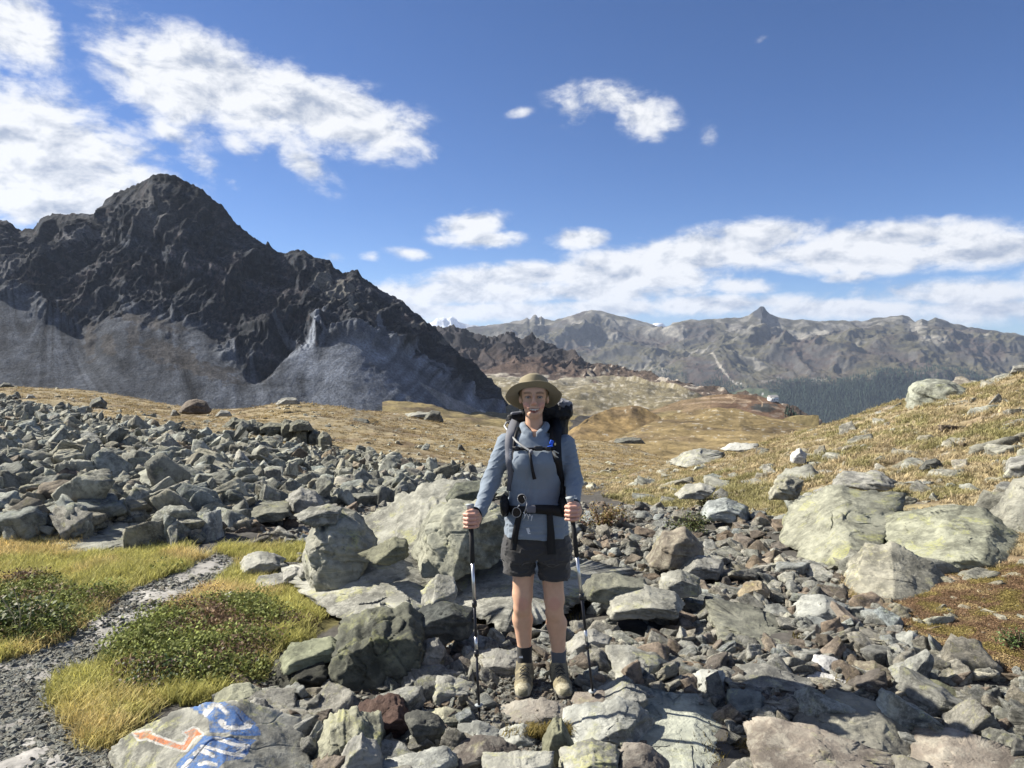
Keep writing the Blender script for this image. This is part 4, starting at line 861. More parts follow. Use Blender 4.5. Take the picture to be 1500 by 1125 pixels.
# same stone as the grey rocks with the paint layer over it
m_ = rock_mat('rock_painted', *STY['grey'][:3], .5, .25, bstr=.5, strata=.35)
t = NT(m_.node_tree); bs = [n for n in t.n if n.type == 'BSDF_PRINCIPLED'][0]; oldc = bs.inputs['Base Color'].links[0].from_socket
pa = t.node('ShaderNodeAttribute', attribute_name='Paint'); tcn = t.node('ShaderNodeTexCoord').outputs['Object']
wear = t.ramp(t.noise(tcn, 22, 9, .85), .38, .54, .10, .95)
t.l.new(t.mix(t.math('MULTIPLY', pa.outputs['Alpha'], wear), oldc, pa.outputs['Color']), bs.inputs['Base Color'])
me.materials.clear(); me.materials.append(m_)

# ---------------------------------------------------------------- loose stones
def sample_zone(n, dlo, dhi, test, pxlo=-80, pxhi=1580, power=1.0):
    """points on the ground, even in the picture across and in log distance"""
    out = []
    a, _ = ray(rng.uniform(pxlo, pxhi, n), np.full(n, 650.)); d = np.exp(rng.uniform(math.log(dlo), math.log(dhi), n)*1.0)
    x = a*d; z = gz(x, d); W = np.stack([x, d, z], -1); px, py = unproject(W); k = test(px, py, W)
    return W[k], px[k], py[k]
def clear_of_heroes(W, f=.85):
    ok = ~((np.abs(W[:, 0] - .13) < .26) & (W[:, 1] > 3.35) & (W[:, 1] < 4.3) & (rng.random(len(W)) < .93))
    for (x, y, hw, T, z, *_r) in HERO:
        if hw < .12: continue
        ok &= ~((np.abs(W[:, 0] - x) < hw*f) & (np.abs(W[:, 1] - y) < T*f))
    return ok
def stone_tints(n, W, warm=.3):
    g = rng.uniform(.60, 1.2, n); h = rng.normal(size=n)*.035; t_ = np.c_[g*(1 + h), g, g*(1 - h*1.2)]
    k = rng.random(n) < warm*.45; t_[k] *= [.78, .66, .60]
    k = rng.random(n) < .10; t_[k] *= [1.2, 1.2, 1.15]
    return t_
fore = lambda px, py, W: (lambda z: ~in_poly(px, py, [(375,960),(470,930),(480,880),(600,865),(640,900),(632,985),(590,985),(560,1000),(480,1000),(400,1005),(370,1000)]) & ~z['grass'] & ~z['path'] & ~z['moor'] & ~z['scree'] & (W[:, 1] < 13) & ~((px < 380) & (py > 780) & (py < 1000)))(zones(px, py, W))
scre = lambda px, py, W: zones(px, py, W)['scree'] & (W[:, 1] < 60)
slopes = lambda px, py, W: zones(px, py, W)['moor'] & (W[:, 1] < 70)
pathz = lambda px, py, W: zones(px, py, W)['path']
mead = lambda px, py, W: (W[:, 1] > 18) & ~zones(px, py, W)['scree']
def pile(n, dlo, dhi, test, smin, smax, alpha, pxlo=-80, pxhi=1580):
    W, px, py = sample_zone(n, dlo, dhi, test, pxlo, pxhi)
    k = clear_of_heroes(W); W, px, py = W[k], px[k], py[k]
    u = rng.random(len(W)); s = smin*(1 - u*(1 - (smin/smax)**alpha))**(-1/alpha)
    return W, px, py, s
def keep_apart(W, s, f=.75):
    o = np.argsort(-s); kept = []
    for i in o:
        if all((W[i, 0] - W[j, 0])**2 + (W[i, 1] - W[j, 1])**2 > ((s[i] + s[j])*f)**2 for j in kept): kept.append(i)
    return np.array(kept)
# big single rocks, each an object: foreground rubble, boulder field, slope
protoB = [proto_rock(k, 4, 'rock') for k in range(18)]
for p_ in protoB: p_.materials.append(MRo)
def near_word(W, px):
    b = min(HERO, key=lambda h: math.hypot(h[0] - W[0], (h[1] - W[1])))
    dx = W[0] - b[0]; dy = W[1] - b[1]
    side = ('right of' if dx > 0 else 'left of') if abs(dx) > abs(dy) else ('behind' if dy > 0 else 'in front of')
    return side, b[6]
def short(lb):
    w_ = lb.split(' ')[:8]
    for k in range(2, len(w_)):
        if w_[k] in ('in','on','of','at','with','behind','beside','under','where','rising','capping','standing','lying','between','sloping','below','above','crossed','wedged','before','left','right','along','from','against','near','leaning','roofing','overhanging','touching','running','splashed','growing','just','by','alone','half','cut','directly','the','overgrown','around','tipped'): w_ = w_[:k]; break
    return ' '.join(w_)
def place_rocks(name, W, px, py, s, group, noun, tail, flat=.5):
    """every one a copy of a prototype mesh with its own turn, size, colour and label"""
    used = {}
    t_ = stone_tints(len(W), W, .25)
    for i in range(len(W)):
        k = int(rng.integers(0, len(protoB))); o = add(name, protoB[k])
        sx = s[i]; o.scale = (sx, sx*rng.uniform(.8, 1.15), sx*rng.uniform(.8, 1.25))
        o.rotation_euler = (rng.normal()*flat*.5, rng.normal()*flat*.5, rng.uniform(0, 6.28))
        o.location = (W[i, 0], W[i, 1], W[i, 2] + sx*rng.uniform(.02, .24)); o.color = (*map(float, t_[i]), 1)
        ss = s[i]*2*F/W[i, 1]; size = 'big' if ss > 62 else 'medium' if ss > 36 else 'small' if ss > 22 else 'tiny'
        r_, g_, b_ = t_[i]; cw = 'brown' if b_ < r_*.8 else 'light grey' if g_ > 1.08 else 'dark grey' if g_ < .8 else 'grey'
        side, hl = near_word(W[i], px[i])
        used.setdefault(f'{size} {cw} {noun}|{side} the {short(hl)}', []).append((float(px[i]), o)); tag(o, None, 'rock', group)
    ORD = 'leftmost second third fourth fifth sixth seventh eighth ninth tenth eleventh twelfth thirteenth fourteenth fifteenth sixteenth seventeenth eighteenth nineteenth twentieth'.split()
    for key, lst in used.items():
        a, b_ = key.split('|'); lst.sort(key=lambda v: v[0])
        for q, (_, o) in enumerate(lst):
            if len(lst) == 1: o['label'] = f'{a} {b_}' if name == 'rock' else f'{a} on the slope {b_}' if name == 'slope_rock' else f'{a} {b_}'
            elif q == 0: o['label'] = f'leftmost {a} {b_}'
            elif q == len(lst) - 1: o['label'] = f'rightmost {a} {b_}'
            else: o['label'] = f'{ORD[min(q, 19)]} from left, {a} {b_}'
W, px, py, s = pile(2600, 2.6, 12, fore, .05, .19, 1.5, 330, 1580)
k = (s*2*F/W[:, 1] > 20) & ~((np.abs(W[:, 0] - .13) < .36) & (W[:, 1] > 3.2) & (W[:, 1] < 4.4)); W, px, py, s = W[k], px[k], py[k], s[k]
k = keep_apart(W, s, .62)
o_ = k[np.argsort(-(s[k]/W[k, 1]))][:225]
place_rocks('rock', W[o_], px[o_], py[o_], s[o_], 'loose rocks around the hiker', 'rock', '', .7)
RBIG = [(W[i], s[i]) for i in o_]
W, px, py, s = pile(3500, 7.3, 45, scre, .11, .36, 1.7, -40, 760)
k = (s*2*F/W[:, 1] > 17) & clear_of_heroes(W, 1.3); W, px, py, s = W[k], px[k], py[k], s[k]
k = keep_apart(W, s, .5); o_ = k[np.argsort(-(s[k]/W[k, 1]))][:240]
place_rocks('field_boulder', W[o_], px[o_], py[o_], s[o_], 'boulders of the grey boulder field', 'boulder', '', .9)
W, px, py, s = pile(420, 6, 40, slopes, .10, .45, 1.5, 880, 1560)
k = keep_apart(W, s, .9); o_ = k[np.argsort(-(s[k]/W[k, 1]))][:42]
W = W - np.array([0, 0, .05]); place_rocks('slope_rock', W[o_], px[o_], py[o_], s[o_]*.8, 'rocks scattered over the right slope', 'rock', '', .4)

# small stones in masses
protoS = [proto_rock(200 + k, 3, 'stone') for k in range(14)]
for p_ in protoS: p_.materials.append(MRs)
def mass(name, parts, tint=(1, 1, 1), warm=.35, zf=(-.1, .35), flat=.6):
    W = np.concatenate([p[0] for p in parts]); s = np.concatenate([p[3] for p in parts]); n = len(W)
    pos = W.copy(); pos[:, 2] += s*rng.uniform(zf[0], zf[1], n)
    rot = np.c_[rng.normal(size=(n, 2))*flat*.55, rng.uniform(0, 6.28, n)]
    scl_ = np.c_[s, s*rng.uniform(.75, 1.2, n), s*rng.uniform(.75, 1.3, n)]
    return gn_scatter(name, pos, protoS, rot, scl_, rng.integers(0, len(protoS), n), stone_tints(n, W, warm)*np.array(tint))
mass('rubble', [pile(9000, 2.4, 12, fore, .028, .10, 1.4, 330, 1600), pile(26000, 2.4, 9, fore, .010, .035, 1.6, 330, 1600), pile(5000, 4, 14, fore, .05, .16, 1.3, 330, 1800)], warm=.6)
fp_ = rng.uniform([-.18, 3.3], [.46, 4.35], (2600, 2)); fW = np.c_[fp_, gz(fp_[:, 0], fp_[:, 1])]; fs_ = rng.uniform(.006, .026, 2600)**1.0
mass('pebbles', [(fW, None, None, fs_)], warm=.5, zf=(-.2, .3))
mass('scree', [pile(21000, 7.0, 60, scre, .09, .36, 1.5, -380, 780), pile(34000, 7.0, 40, scre, .05, .14, 1.6, -300, 780)], (1.0, 1.02, .98), warm=.08, zf=(-.1, .7), flat=1.1)
mass('gravel', [pile(60000, 2.2, 7.5, pathz, .009, .034, 1.8, -320, 420), pile(26000, 2.6, 4.6, pathz, .008, .022, 1.8, -60, 260)], (1.05, 1.07, 1.08), warm=.05, zf=(-.2, .2), flat=.4)
mass('scattered_stones', [pile(5200, 4.5, 70, slopes, .03, .14, 1.5, 640, 1800), pile(3500, 18, 100, mead, .06, .3, 1.6, -60, 1100)], (1.25, 1.22, 1.1), warm=.15, zf=(-.25, .1), flat=.35)
mass('embedded_slabs', [pile(440, 5.5, 45, slopes, .16, .75, 1.4, 860, 1800)], (.95, .94, .88), warm=.1, zf=(-.28, -.12), flat=.12)
# ================================================================ grass and low plants
def tuft(k, n, h, spread, wid, lean=.5, name='grass_tuft'):
    r = random.Random(k); V, Fc, Cc = [], [], []
    for i in range(n):
        a = r.uniform(0, math.tau); q = spread*math.sqrt(r.random()); x, y = q*math.cos(a), q*math.sin(a)
        b = r.uniform(0, math.tau); hh = h*r.uniform(.5, 1.1); ln = lean*r.uniform(.1, 1)*hh; dx, dy = math.cos(b), math.sin(b); wx, wy = -dy*wid, dx*wid
        base = len(V); g = r.uniform(.7, 1.25)
        for (t, wf) in ((0, 1), (.5, .8), (1, .12)):
            z = hh*t*(1 - .25*t*lean); ox, oy = dx*ln*t*t, dy*ln*t*t
            V += [(x + ox - wx*wf, y + oy - wy*wf, z), (x + ox + wx*wf, y + oy + wy*wf, z)]
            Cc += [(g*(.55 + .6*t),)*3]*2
        Fc += [(base, base+1, base+3, base+2), (base+2, base+3, base+5, base+4)]
    me = mk_mesh(name, V, Fc, True); set_col(me, Cc); me.materials.append(M_leaf); return me
def leafy(k, n, h, spread, size):
    r = random.Random(k); V, Fc, Cc = [], [], []
    for i in range(n):
        a = r.uniform(0, math.tau); q = spread*math.sqrt(r.random()); z = h*r.uniform(.1, 1)*(1 - .5*(q/spread)**2)
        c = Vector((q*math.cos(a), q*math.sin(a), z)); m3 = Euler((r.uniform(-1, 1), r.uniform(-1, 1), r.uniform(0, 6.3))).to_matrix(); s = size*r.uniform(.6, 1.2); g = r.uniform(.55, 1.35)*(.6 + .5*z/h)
        b = len(V)
        for v in ((-.5, 0, 0), (0, -.28, .06), (.5, 0, 0), (0, .28, .06)): V.append(tuple(c + m3@(Vector(v)*s)))
        Cc += [(g, g, g)]*4; Fc.append((b, b+1, b+2, b+3))
    me = mk_mesh('leafy_plant', V, Fc, False); set_col(me, Cc); me.materials.append(M_leaf); return me
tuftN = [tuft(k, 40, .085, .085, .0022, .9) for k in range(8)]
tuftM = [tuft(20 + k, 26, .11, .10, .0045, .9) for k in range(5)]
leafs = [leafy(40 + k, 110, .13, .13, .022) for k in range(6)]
def veg(name, W, protos, s, tints, hs=None):
    n = len(W); return gn_scatter(name, W - [0, 0, .01], protos, np.c_[rng.normal(size=(n, 2))*.12, rng.uniform(0, 6.28, n)], np.c_[s, s, s*(hs if hs is not None else 1)], rng.integers(0, len(protos), n), tints)
gr = lambda px, py, W: zones(px, py, W)['grass']
W, px, py = sample_zone(28000, 3.3, 8.2, gr, -350, 560)
k = clear_of_heroes(W, .8); W, px, py = W[k], px[k], py[k]
nn = fbm(W*1.1, 4); n2 = fbm(W*3.1 + 7, 3)
# heather and bilberry patches take the place of the grass
HEATH = [[(155,930),(170,900),(210,875),(300,870),(400,880),(480,890),(500,905),(450,930),(380,950),(350,1000),(280,1010),(200,1000),(160,975)], [(-200,880),(0,870),(60,850),(100,880),(170,860),(220,845),(150,890),(110,930),(60,955),(-200,980)], [(215,850),(260,830),(300,822),(330,812),(280,838),(230,862)]]
inh = np.zeros(len(W), bool)
for p_ in HEATH: inh |= in_poly(px + nn*30, py + n2*18, p_)
gold = sstep(nn*1.2 + n2*.5 + .35*sstep(py, 880, 800)*sstep(px, 260, 60) + .12*(py > 1000), -.05, .35)[:, None]
tn = (C(.53,.50,.16)*(1 - gold) + C(.76,.60,.27)*gold)*rng.uniform(.7, 1.25, (len(W), 1))
g_ = (~inh | (rng.random(len(W)) < .5) | (fbm(W*1.9 + 5, 3) < -.10)) & ((fbm(W*4.5 + 2, 3) < .30) | (rng.random(len(W)) < .3))
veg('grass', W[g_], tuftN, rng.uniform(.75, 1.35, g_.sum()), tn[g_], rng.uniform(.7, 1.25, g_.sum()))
inh &= fbm(W*1.9 + 5, 3) > -.10
h_ = inh & (rng.random(len(W)) < .27); Wh = W[h_]; red = (fbm(Wh*2.2 + 3, 3) > .12)[:, None]
th = np.where(red, C(.20,.135,.085), C(.21,.24,.07))*rng.uniform(.6, 1.4, (len(Wh), 1))
veg('heather', Wh, leafs, rng.uniform(.7, 1.4, len(Wh)), th)
# slope grass
mo = lambda px, py, W: zones(px, py, W)['moor']
W, px, py = (np.concatenate(v) for v in zip(sample_zone(31000, 4.3, 32, mo, 840, 1800), sample_zone(9000, 4.0, 7.5, mo, 1200, 1620)))
k = clear_of_heroes(W, .5); W, px, py = W[k], px[k], py[k]
nn = fbm(W*.8, 4); n2 = fbm(W*2.4 + 7, 3); keep = (nn + n2*.6 < .22) | (py > 860); W, px, py, nn, n2 = W[keep], px[keep], py[keep], nn[keep], n2[keep]
g = sstep(nn + n2*.4 - .25*sstep(np.hypot((px - 1050)/130, (py - 735)/35), 1.2, .4) - .0*px, -.25, .1)[:, None]
tn = C(.34,.31,.14)*(1 - g) + C(.52,.42,.25)*g
redm = in_poly(px + nn*30, py + n2*20, [(1240,880),(1330,850),(1420,835),(1560,815),(1560,1010),(1460,985),(1400,960),(1330,930)])[:, None]
tn = np.where(redm, np.where((n2 > .1)[:, None], C(.24,.19,.05), C(.27,.15,.08)), tn)*rng.uniform(.65, 1.3, (len(W), 1))
s = np.clip(W[:, 1]/9, .55, 1.6)*rng.uniform(.6, 1.2, len(W))*np.where(redm[:, 0], .42, 1)
rm = redm[:, 0]; veg('moor_grass', W[~rm], tuftM, s[~rm], tn[~rm], .62)
W, px, py = sample_zone(60000, 4.0, 7.0, mo, 1180, 1640); n2 = fbm(W*3.4 + 7, 3)
k = in_poly(px + fbm(W*.8, 4)*30, py + n2*20, [(1240,880),(1330,850),(1420,835),(1560,815),(1560,1010),(1460,985),(1400,960),(1330,930)]) & clear_of_heroes(W, .6); W, n2 = W[k], n2[k]
veg('moss', W, leafs, rng.uniform(.28, .55, len(W)), np.where((n2 > .12)[:, None], C(.28,.225,.08), np.where((n2 < -.2)[:, None], C(.40,.30,.15), C(.24,.155,.09)))*rng.uniform(.6, 1.4, (len(W), 1)), .5)
# far meadow tufts
W, px, py = sample_zone(14000, 16, 90, lambda px, py, W: ~zones(px, py, W)['scree'], -80, 1150)
g = fbm(W*.12, 4)[:, None]; tn = (C(.38,.29,.14) + (C(.22,.16,.09) - C(.38,.29,.14))*sstep(g, 0, .3))*rng.uniform(.7, 1.2, (len(W), 1))
veg('meadow_grass', W, tuftM, np.clip(W[:, 1]/14, 1.0, 4)*rng.uniform(.6, 1.2, len(W)), tn, .30)
# bits of grass and moss in the rubble
W, px, py = sample_zone(2600, 2.6, 9, lambda px, py, W: fore(px, py, W) & (fbm(W*1.5 + 9, 3) > .16), 340, 1560)
extra = P(rng.normal(800, 22, 90), rng.normal(1052, 9, 90), 3.5); extra[:, 2] = gz(extra[:, 0], extra[:, 1]) + .03
W = np.concatenate([W, extra]); veg('tuft_grass', W, tuftM, rng.uniform(.25, .6, len(W)), C(.24,.19,.06)*rng.uniform(.6, 1.3, (len(W), 1)), .8)
# shrubs: one beside the hiker, one in the gully, plants at the left edge
def shrub(name, px, py, d, w_, h_, col, label, n=900, leaf=.03, cat='shrub'):
    r = random.Random(int(px)); root = P(px, py, d); root[2] = gz(root[0], root[1]); e = empty(name, tuple(root)); tag(e, label, cat)
    V, Fc, Cc = [], [], []; stems = []
    for i in range(26):
        a = r.uniform(0, 6.28); q = r.uniform(.2, 1); tip = Vector((math.cos(a)*q*w_/2, math.sin(a)*q*w_/2*.8, h_*r.uniform(.55, 1)*(1 - .35*q*q))); stems.append(tip)
    SV, SF = [], []
    for tp in stems:
        b = len(SV); m1 = tp*.5 + Vector((0, 0, h_*.12))
        for c, rr in ((Vector((0, 0, -.03)), .008), (m1, .005), (tp, .002)):
            for j in range(3): SV.append(tuple(c + Vector((math.cos(j*2.09)*rr, math.sin(j*2.09)*rr, 0))))
        for u in (0, 3):
            for j in range(3): SF.append((b+u+j, b+u+(j+1) % 3, b+u+3+(j+1) % 3, b+u+3+j))
    for i in range(n):
        tp = stems[r.randrange(len(stems))]; t = r.uniform(.35, 1.05); c = tp*t + Vector((r.gauss(0, .05), r.gauss(0, .05), r.gauss(0, .04)))*w_
        m3 = Euler((r.uniform(-1, 1), r.uniform(-1, 1), r.uniform(0, 6.3))).to_matrix(); s = leaf*r.uniform(.6, 1.3); g = r.uniform(.6, 1.4); b = len(V)
        for v in ((-.5, 0, 0), (0, -.3, .06), (.5, 0, 0), (0, .3, .06)): V.append(tuple(c + m3@(Vector(v)*s)))
        cc = col[r.randrange(len(col))]; Cc += [tuple(x*g for x in cc)]*4; Fc.append((b, b+1, b+2, b+3))
    me = mk_mesh('foliage', V, Fc, False); set_col(me, Cc); add('foliage', me, M_leafp, e)
    add('stem', mk_mesh('stem', SV, SF, True), M_stem, e)
    return e
M_leafp, t = new_mat('shrub_leaf')
vc = t.node('ShaderNodeAttribute', attribute_name='Col').outputs['Color']
t.node('ShaderNodeOutputMaterial', {'Surface': t.node('ShaderNodeMixShader', {0: .25, 1: t.node('ShaderNodeBsdfPrincipled', {'Base Color': vc, 'Roughness': .6}).outputs[0], 2: t.node('ShaderNodeBsdfTranslucent', {'Color': vc}).outputs[0]}).outputs[0]})
M_stem = plain('stem', (.09, .065, .045), .9)
shrub('dwarf_shrub', 880, 742, 9.5, .85, .36, [(.27,.19,.06),(.20,.13,.05),(.13,.06,.045),(.22,.18,.05)], 'yellow and reddish dwarf shrub behind the hiker\'s raised right arm', 1500, .03)
shrub('dwarf_shrub', 1010, 752, 8.6, .6, .3, [(.10,.13,.04),(.07,.10,.03),(.15,.15,.05)], 'dark green dwarf shrub growing at the rubble gully', 1000, .03)
shrub('dwarf_shrub', 1032, 712, 11.5, .5, .35, [(.11,.13,.05),(.16,.14,.06)], 'pale green dwarf shrub behind the gully rocks', 600, .035)
shrub('juniper_shrub', 1495, 945, 4.3, .30, .12, [(.10,.16,.04),(.07,.11,.03)], 'bright green low plant at the right edge of the moss bank', 500, .018)
shrub('leafy_plant', 30, 905, 4.9, .8, .24, [(.05,.085,.022),(.075,.11,.03),(.12,.13,.04)], 'dark leafy plant at the left edge among the grass', 1900, .035, 'plant')
shrub('leafy_plant', 235, 975, 4.1, .55, .13, [(.045,.075,.022),(.08,.045,.035),(.06,.10,.025)], 'dark bilberry plant with purplish leaves in front of the path', 1200, .022, 'plant')
shrub('leafy_plant', 330, 960, 4.25, .5, .10, [(.05,.07,.022),(.09,.055,.04)], 'low dark plant on the grass bank above the black hollow rock', 1300, .02, 'plant')
# dried thistle at the left edge
th_ = P(28, 880, 4.7); th_[2] = gz(th_[0], th_[1])
def thistle(name, base, tips, label, heads=True):
    e = empty(name, tuple(base)); tag(e, label, 'thistle')
    V, Fc = [], []
    for tp in tips:
        b = len(V); a = Vector((0, 0, 0)); c = Vector(tp); m1 = a.lerp(c, .5) + Vector((.02, 0, .03))
        for q, rr in ((a, .006), (m1, .004), (c, .003)):
            for j in range(5): V.append(tuple(q + Vector((math.cos(j*1.257)*rr, math.sin(j*1.257)*rr, 0))))
        for u in (0, 5):
            for j in range(5): Fc.append((b+u+j, b+u+(j+1) % 5, b+u+5+(j+1) % 5, b+u+5+j))
    add('stem', mk_mesh('stem', V, Fc), M_straw, e)
    for q, tp in enumerate(tips):
        r = random.Random(q); V, Fc = [], []
        for i in range(26):
            a = r.uniform(0, 6.28); el_ = r.uniform(-.4, 1.2); L_ = r.uniform(.03, .06) if q else r.uniform(.05, .085); dv = Vector((math.cos(a)*math.cos(el_), math.sin(a)*math.cos(el_), math.sin(el_)*.6)); sd = dv.cross(Vector((0, 0, 1))).normalized()*.006; b = len(V)
            c = Vector(tp); V += [tuple(c - sd), tuple(c + dv*L_*.6 + sd*.7), tuple(c + dv*L_), tuple(c + sd)]; Fc.append((b, b+1, b+2, b+3))
        add('flower_head', mk_mesh('flower_head', V, Fc, False), M_straw, e)
M_straw = plain('dry_straw', (.36, .31, .19), .8)
thistle('dried_thistle', th_, [(-.03, 0, .36), (-.13, .02, .30), (.06, .03, .22)], 'pale dried thistle standing at the left edge above the dark plant')
th2 = P(45, 868, 4.9); th2[2] = gz(th2[0], th2[1])
thistle('dried_thistle', th2, [(.20, 0, .33)], 'single arching dried thistle stalk with a brown head over the golden grass')
# white hut on the spur
hb = P(1132, 588, 845)
he = empty('hut', tuple(hb)); tag(he, 'tiny white hut at the end of the brown spur', 'hut')
he.rotation_euler = (0, 0, .35)
def box(name, x, y, z, mat, parent, loc=(0, 0, 0)):
    V = [(i*x/2, j*y/2, k*z) for i in (-1, 1) for j in (-1, 1) for k in (0, 1)]
    return add(name, mk_mesh(name, V, [(0,1,3,2),(4,6,7,5),(0,4,5,1),(2,3,7,6),(0,2,6,4),(1,5,7,3)], False), mat, parent, loc)
box('wall', 10, 7, 6.5, plain('white_wall', (.8, .8, .78)), he, (0, 0, -1.5))
rv = [(-5.6, -4, 5), (5.6, -4, 5), (5.6, 4, 5), (-5.6, 4, 5), (-5.6, 0, 7.4), (5.6, 0, 7.4)]
rm_ = bpy.data.meshes.new('roof'); rm_.from_pydata(rv, [], [(0,1,5,4),(3,4,5,2),(0,4,3),(1,2,5)]); add('roof', rm_, plain('grey_roof', (.35, .34, .33)), he)
wn = plain('dark_window', (.04, .045, .05))
for x in (-3, 0, 3): box('window', 1.2, .1, 1.6, wn, he, (x, -3.53, 1.4))
# ================================================================ the hiker
import openvdb as vdb
D0 = 4.02
def B(px, py, dy=0.0): return P(px, py, D0 + dy)
PXM = D0/F                       # metres per photograph pixel at the hiker
HV = .0045
GLO = np.array([-.34, 3.60, -.04]); GHI = np.array([.44, 4.36, 1.72])
GN = np.ceil((GHI - GLO)/HV).astype(int)
GA = [GLO[i] + HV*np.arange(GN[i]) for i in range(3)]
class SDF:
    def __init__(s): s.D = np.full(GN, .2, np.float32)
    def win(s, lo, hi):
        a = np.clip(((np.array(lo) - GLO)/HV).astype(int), 0, GN - 1); b = np.clip(((np.array(hi) - GLO)/HV).astype(int) + 2, 1, GN)
        sl_ = tuple(slice(a[i], b[i]) for i in range(3)); X = np.meshgrid(*[GA[i][sl_[i]].astype(np.float32) for i in range(3)], indexing='ij', sparse=True)
        return sl_, X
    def put(s, sl_, d, k, op='add'):
        c = s.D[sl_]
        if op == 'add':
            h = np.clip(.5 + .5*(c - d)/k, 0, 1); s.D[sl_] = c*(1 - h) + d*h - k*h*(1 - h)
        else:
            d = -d; h = np.clip(.5 - .5*(c - d)/k, 0, 1); s.D[sl_] = c*(1 - h) + d*h + k*h*(1 - h)
    def cap(s, a, b, ra, rb=None, k=.012, op='add', sq=(1, 1, 1)):
        rb = ra if rb is None else rb; a = np.array(a, float); b = np.array(b, float); R_ = max(ra, rb)*max(1/min(sq), 1) + k*2 + .015
        sl_, X = s.win(np.minimum(a, b) - R_, np.maximum(a, b) + R_); ba = b - a; L2 = max(float(ba@ba), 1e-9)
        t = np.clip(sum((X[i] - a[i])*ba[i] for i in range(3))/L2, 0, 1)
        d = np.sqrt(sum(((X[i] - a[i] - t*ba[i])*sq[i])**2 for i in range(3))) - (ra + (rb - ra)*t)
        s.put(sl_, d.astype(np.float32), k, op)
    def ell(s, c, r, k=.012, op='add', rot=None):
        c = np.array(c, float); r = np.array(r, float); m_ = r.max() + k*2 + .015; sl_, X = s.win(c - m_, c + m_)
        q = [X[i] - c[i] for i in range(3)]
        if rot is not None:
            M_ = np.array(rot.to_matrix()); q = [sum(M_[j][i]*q[j] for j in range(3)) for i in range(3)]
        l = np.sqrt(sum((q[i]/r[i])**2 for i in range(3))); d = (l - 1)*r.min()*.9 + 0
        s.put(sl_, d.astype(np.float32), k, op)
    def box(s, c, h, rad=.02, k=.01, op='add', rot=None):
        c = np.array(c, float); m_ = np.linalg.norm(h) + rad + k*2 + .02; sl_, X = s.win(c - m_, c + m_); q = [X[i] - c[i] for i in range(3)]
        if rot is not None:
            M_ = np.array(rot.to_matrix()); q = [sum(M_[j][i]*q[j] for j in range(3)) for i in range(3)]
        q = [np.abs(q[i]) - (h[i] - rad) for i in range(3)]
        d = np.sqrt(sum(np.maximum(v, 0)**2 for v in q)) + np.minimum(np.maximum(np.maximum(q[0], q[1]), q[2]), 0) - rad
        s.put(sl_, d.astype(np.float32), k, op)
    def stack(s, rows, k=.02, grow=0.0, p=2.3):
        """rows: (py, half width px, half depth m, centre px, centre dy)"""
        zs = np.array([B(r[3], r[0])[2] for r in rows]); o = np.argsort(zs); zs = zs[o]; R_ = [rows[i] for i in o]
        hw = np.array([r[1]*PXM for r in R_]) + grow; hd = np.array([r[2] for r in R_]) + grow; cx = np.array([B(r[3], r[0])[0] for r in R_]); cy = np.array([D0 + r[4] for r in R_])
        sl_, X = s.win((cx.min() - .25, D0 - .2, zs[0] - .03), (cx.max() + .25, D0 + .25, zs[-1] + .03)); z = X[2]
        f = lambda v: np.interp(z, zs, v).astype(np.float32)
        w_, t_ = f(hw), f(hd); l = (np.abs((X[0] - f(cx))/w_)**p + np.abs((X[1] - f(cy))/t_)**p)**(1/p)
        d = (l - 1)*np.minimum(w_, t_); d = np.maximum(d, np.maximum(zs[0] - z, z - zs[-1]))
        s.put(sl_, d.astype(np.float32), k)
    def cut(s, mask_fn):
        """keep only where the function of (x, y, z) is below zero"""
        X = np.meshgrid(*[g.astype(np.float32) for g in GA], indexing='ij', sparse=True); s.D = np.maximum(s.D, mask_fn(*X).astype(np.float32))
    def wrinkle(s, fn, band=.03):
        i = np.where(np.abs(s.D) < band); p = np.stack([GA[a][i[a]] for a in range(3)], -1); s.D[i] += fn(p).astype(np.float32)
    def mesh(s, name, smooth=1):
        g = vdb.FloatGrid(.2); g.copyFromArray(s.D.astype(np.float32)); g.transform = vdb.createLinearTransform(voxelSize=HV)
        pts, q = g.convertToQuads(0.0); pts = np.asarray(pts, float) + GLO; q = np.asarray(q)
        a, b, c = pts[q[:, 0]], pts[q[:, 1]], pts[q[:, 2]]; n = np.cross(b - a, c - a); cen = pts[q].mean(1)
        j = np.clip(((cen + n/np.maximum(np.linalg.norm(n, axis=1)[:, None], 1e-9)*HV*1.5 - GLO)/HV).round().astype(int), 0, GN - 1)
        if (s.D[j[:, 0], j[:, 1], j[:, 2]] < 0).mean() > .5: q = q[:, ::-1]
        return mk_mesh(name, pts, q, True), pts
    def front(s, px, py, far=0.0, lift=.006):
        """first surface point met by the sight line through a photograph pixel"""
        d = np.linspace(3.62, 4.3, 2400); p = P(px, py, d); i = np.clip(((p - GLO)/HV).round().astype(int), 0, GN - 1); v = s.D[i[:, 0], i[:, 1], i[:, 2]]
        k = np.argmax(v < 0); 
        return P(px, py, (d[k] if (v < 0).any() else D0 + far) - lift)
TORSO = [(630,13,.055,782,.03),(636,22,.065,782,.03),(641,34,.078,783,.03),(648,42,.092,784,.03),(660,43,.105,784,.02),(674,42,.118,784,.01),(690,38,.110,784,.01),(712,35,.098,784,.02),(728,36,.100,784,.02),(748,41,.110,785,.02),(770,42,.110,786,.02),(790,44,.112,786,.02),(802,40,.100,786,.02)]
LSH, LEL, LWR, LHA = B(741,648,.03), B(718,708,-.03), B(703,750,-.20), B(691,760,-.25)
RSH, REL, RWR, RHA = B(829,650,.03), B(841,706,-.02), B(840,738,-.20), B(838,750,-.26)
zf = float(gz(.12, 3.98)); 
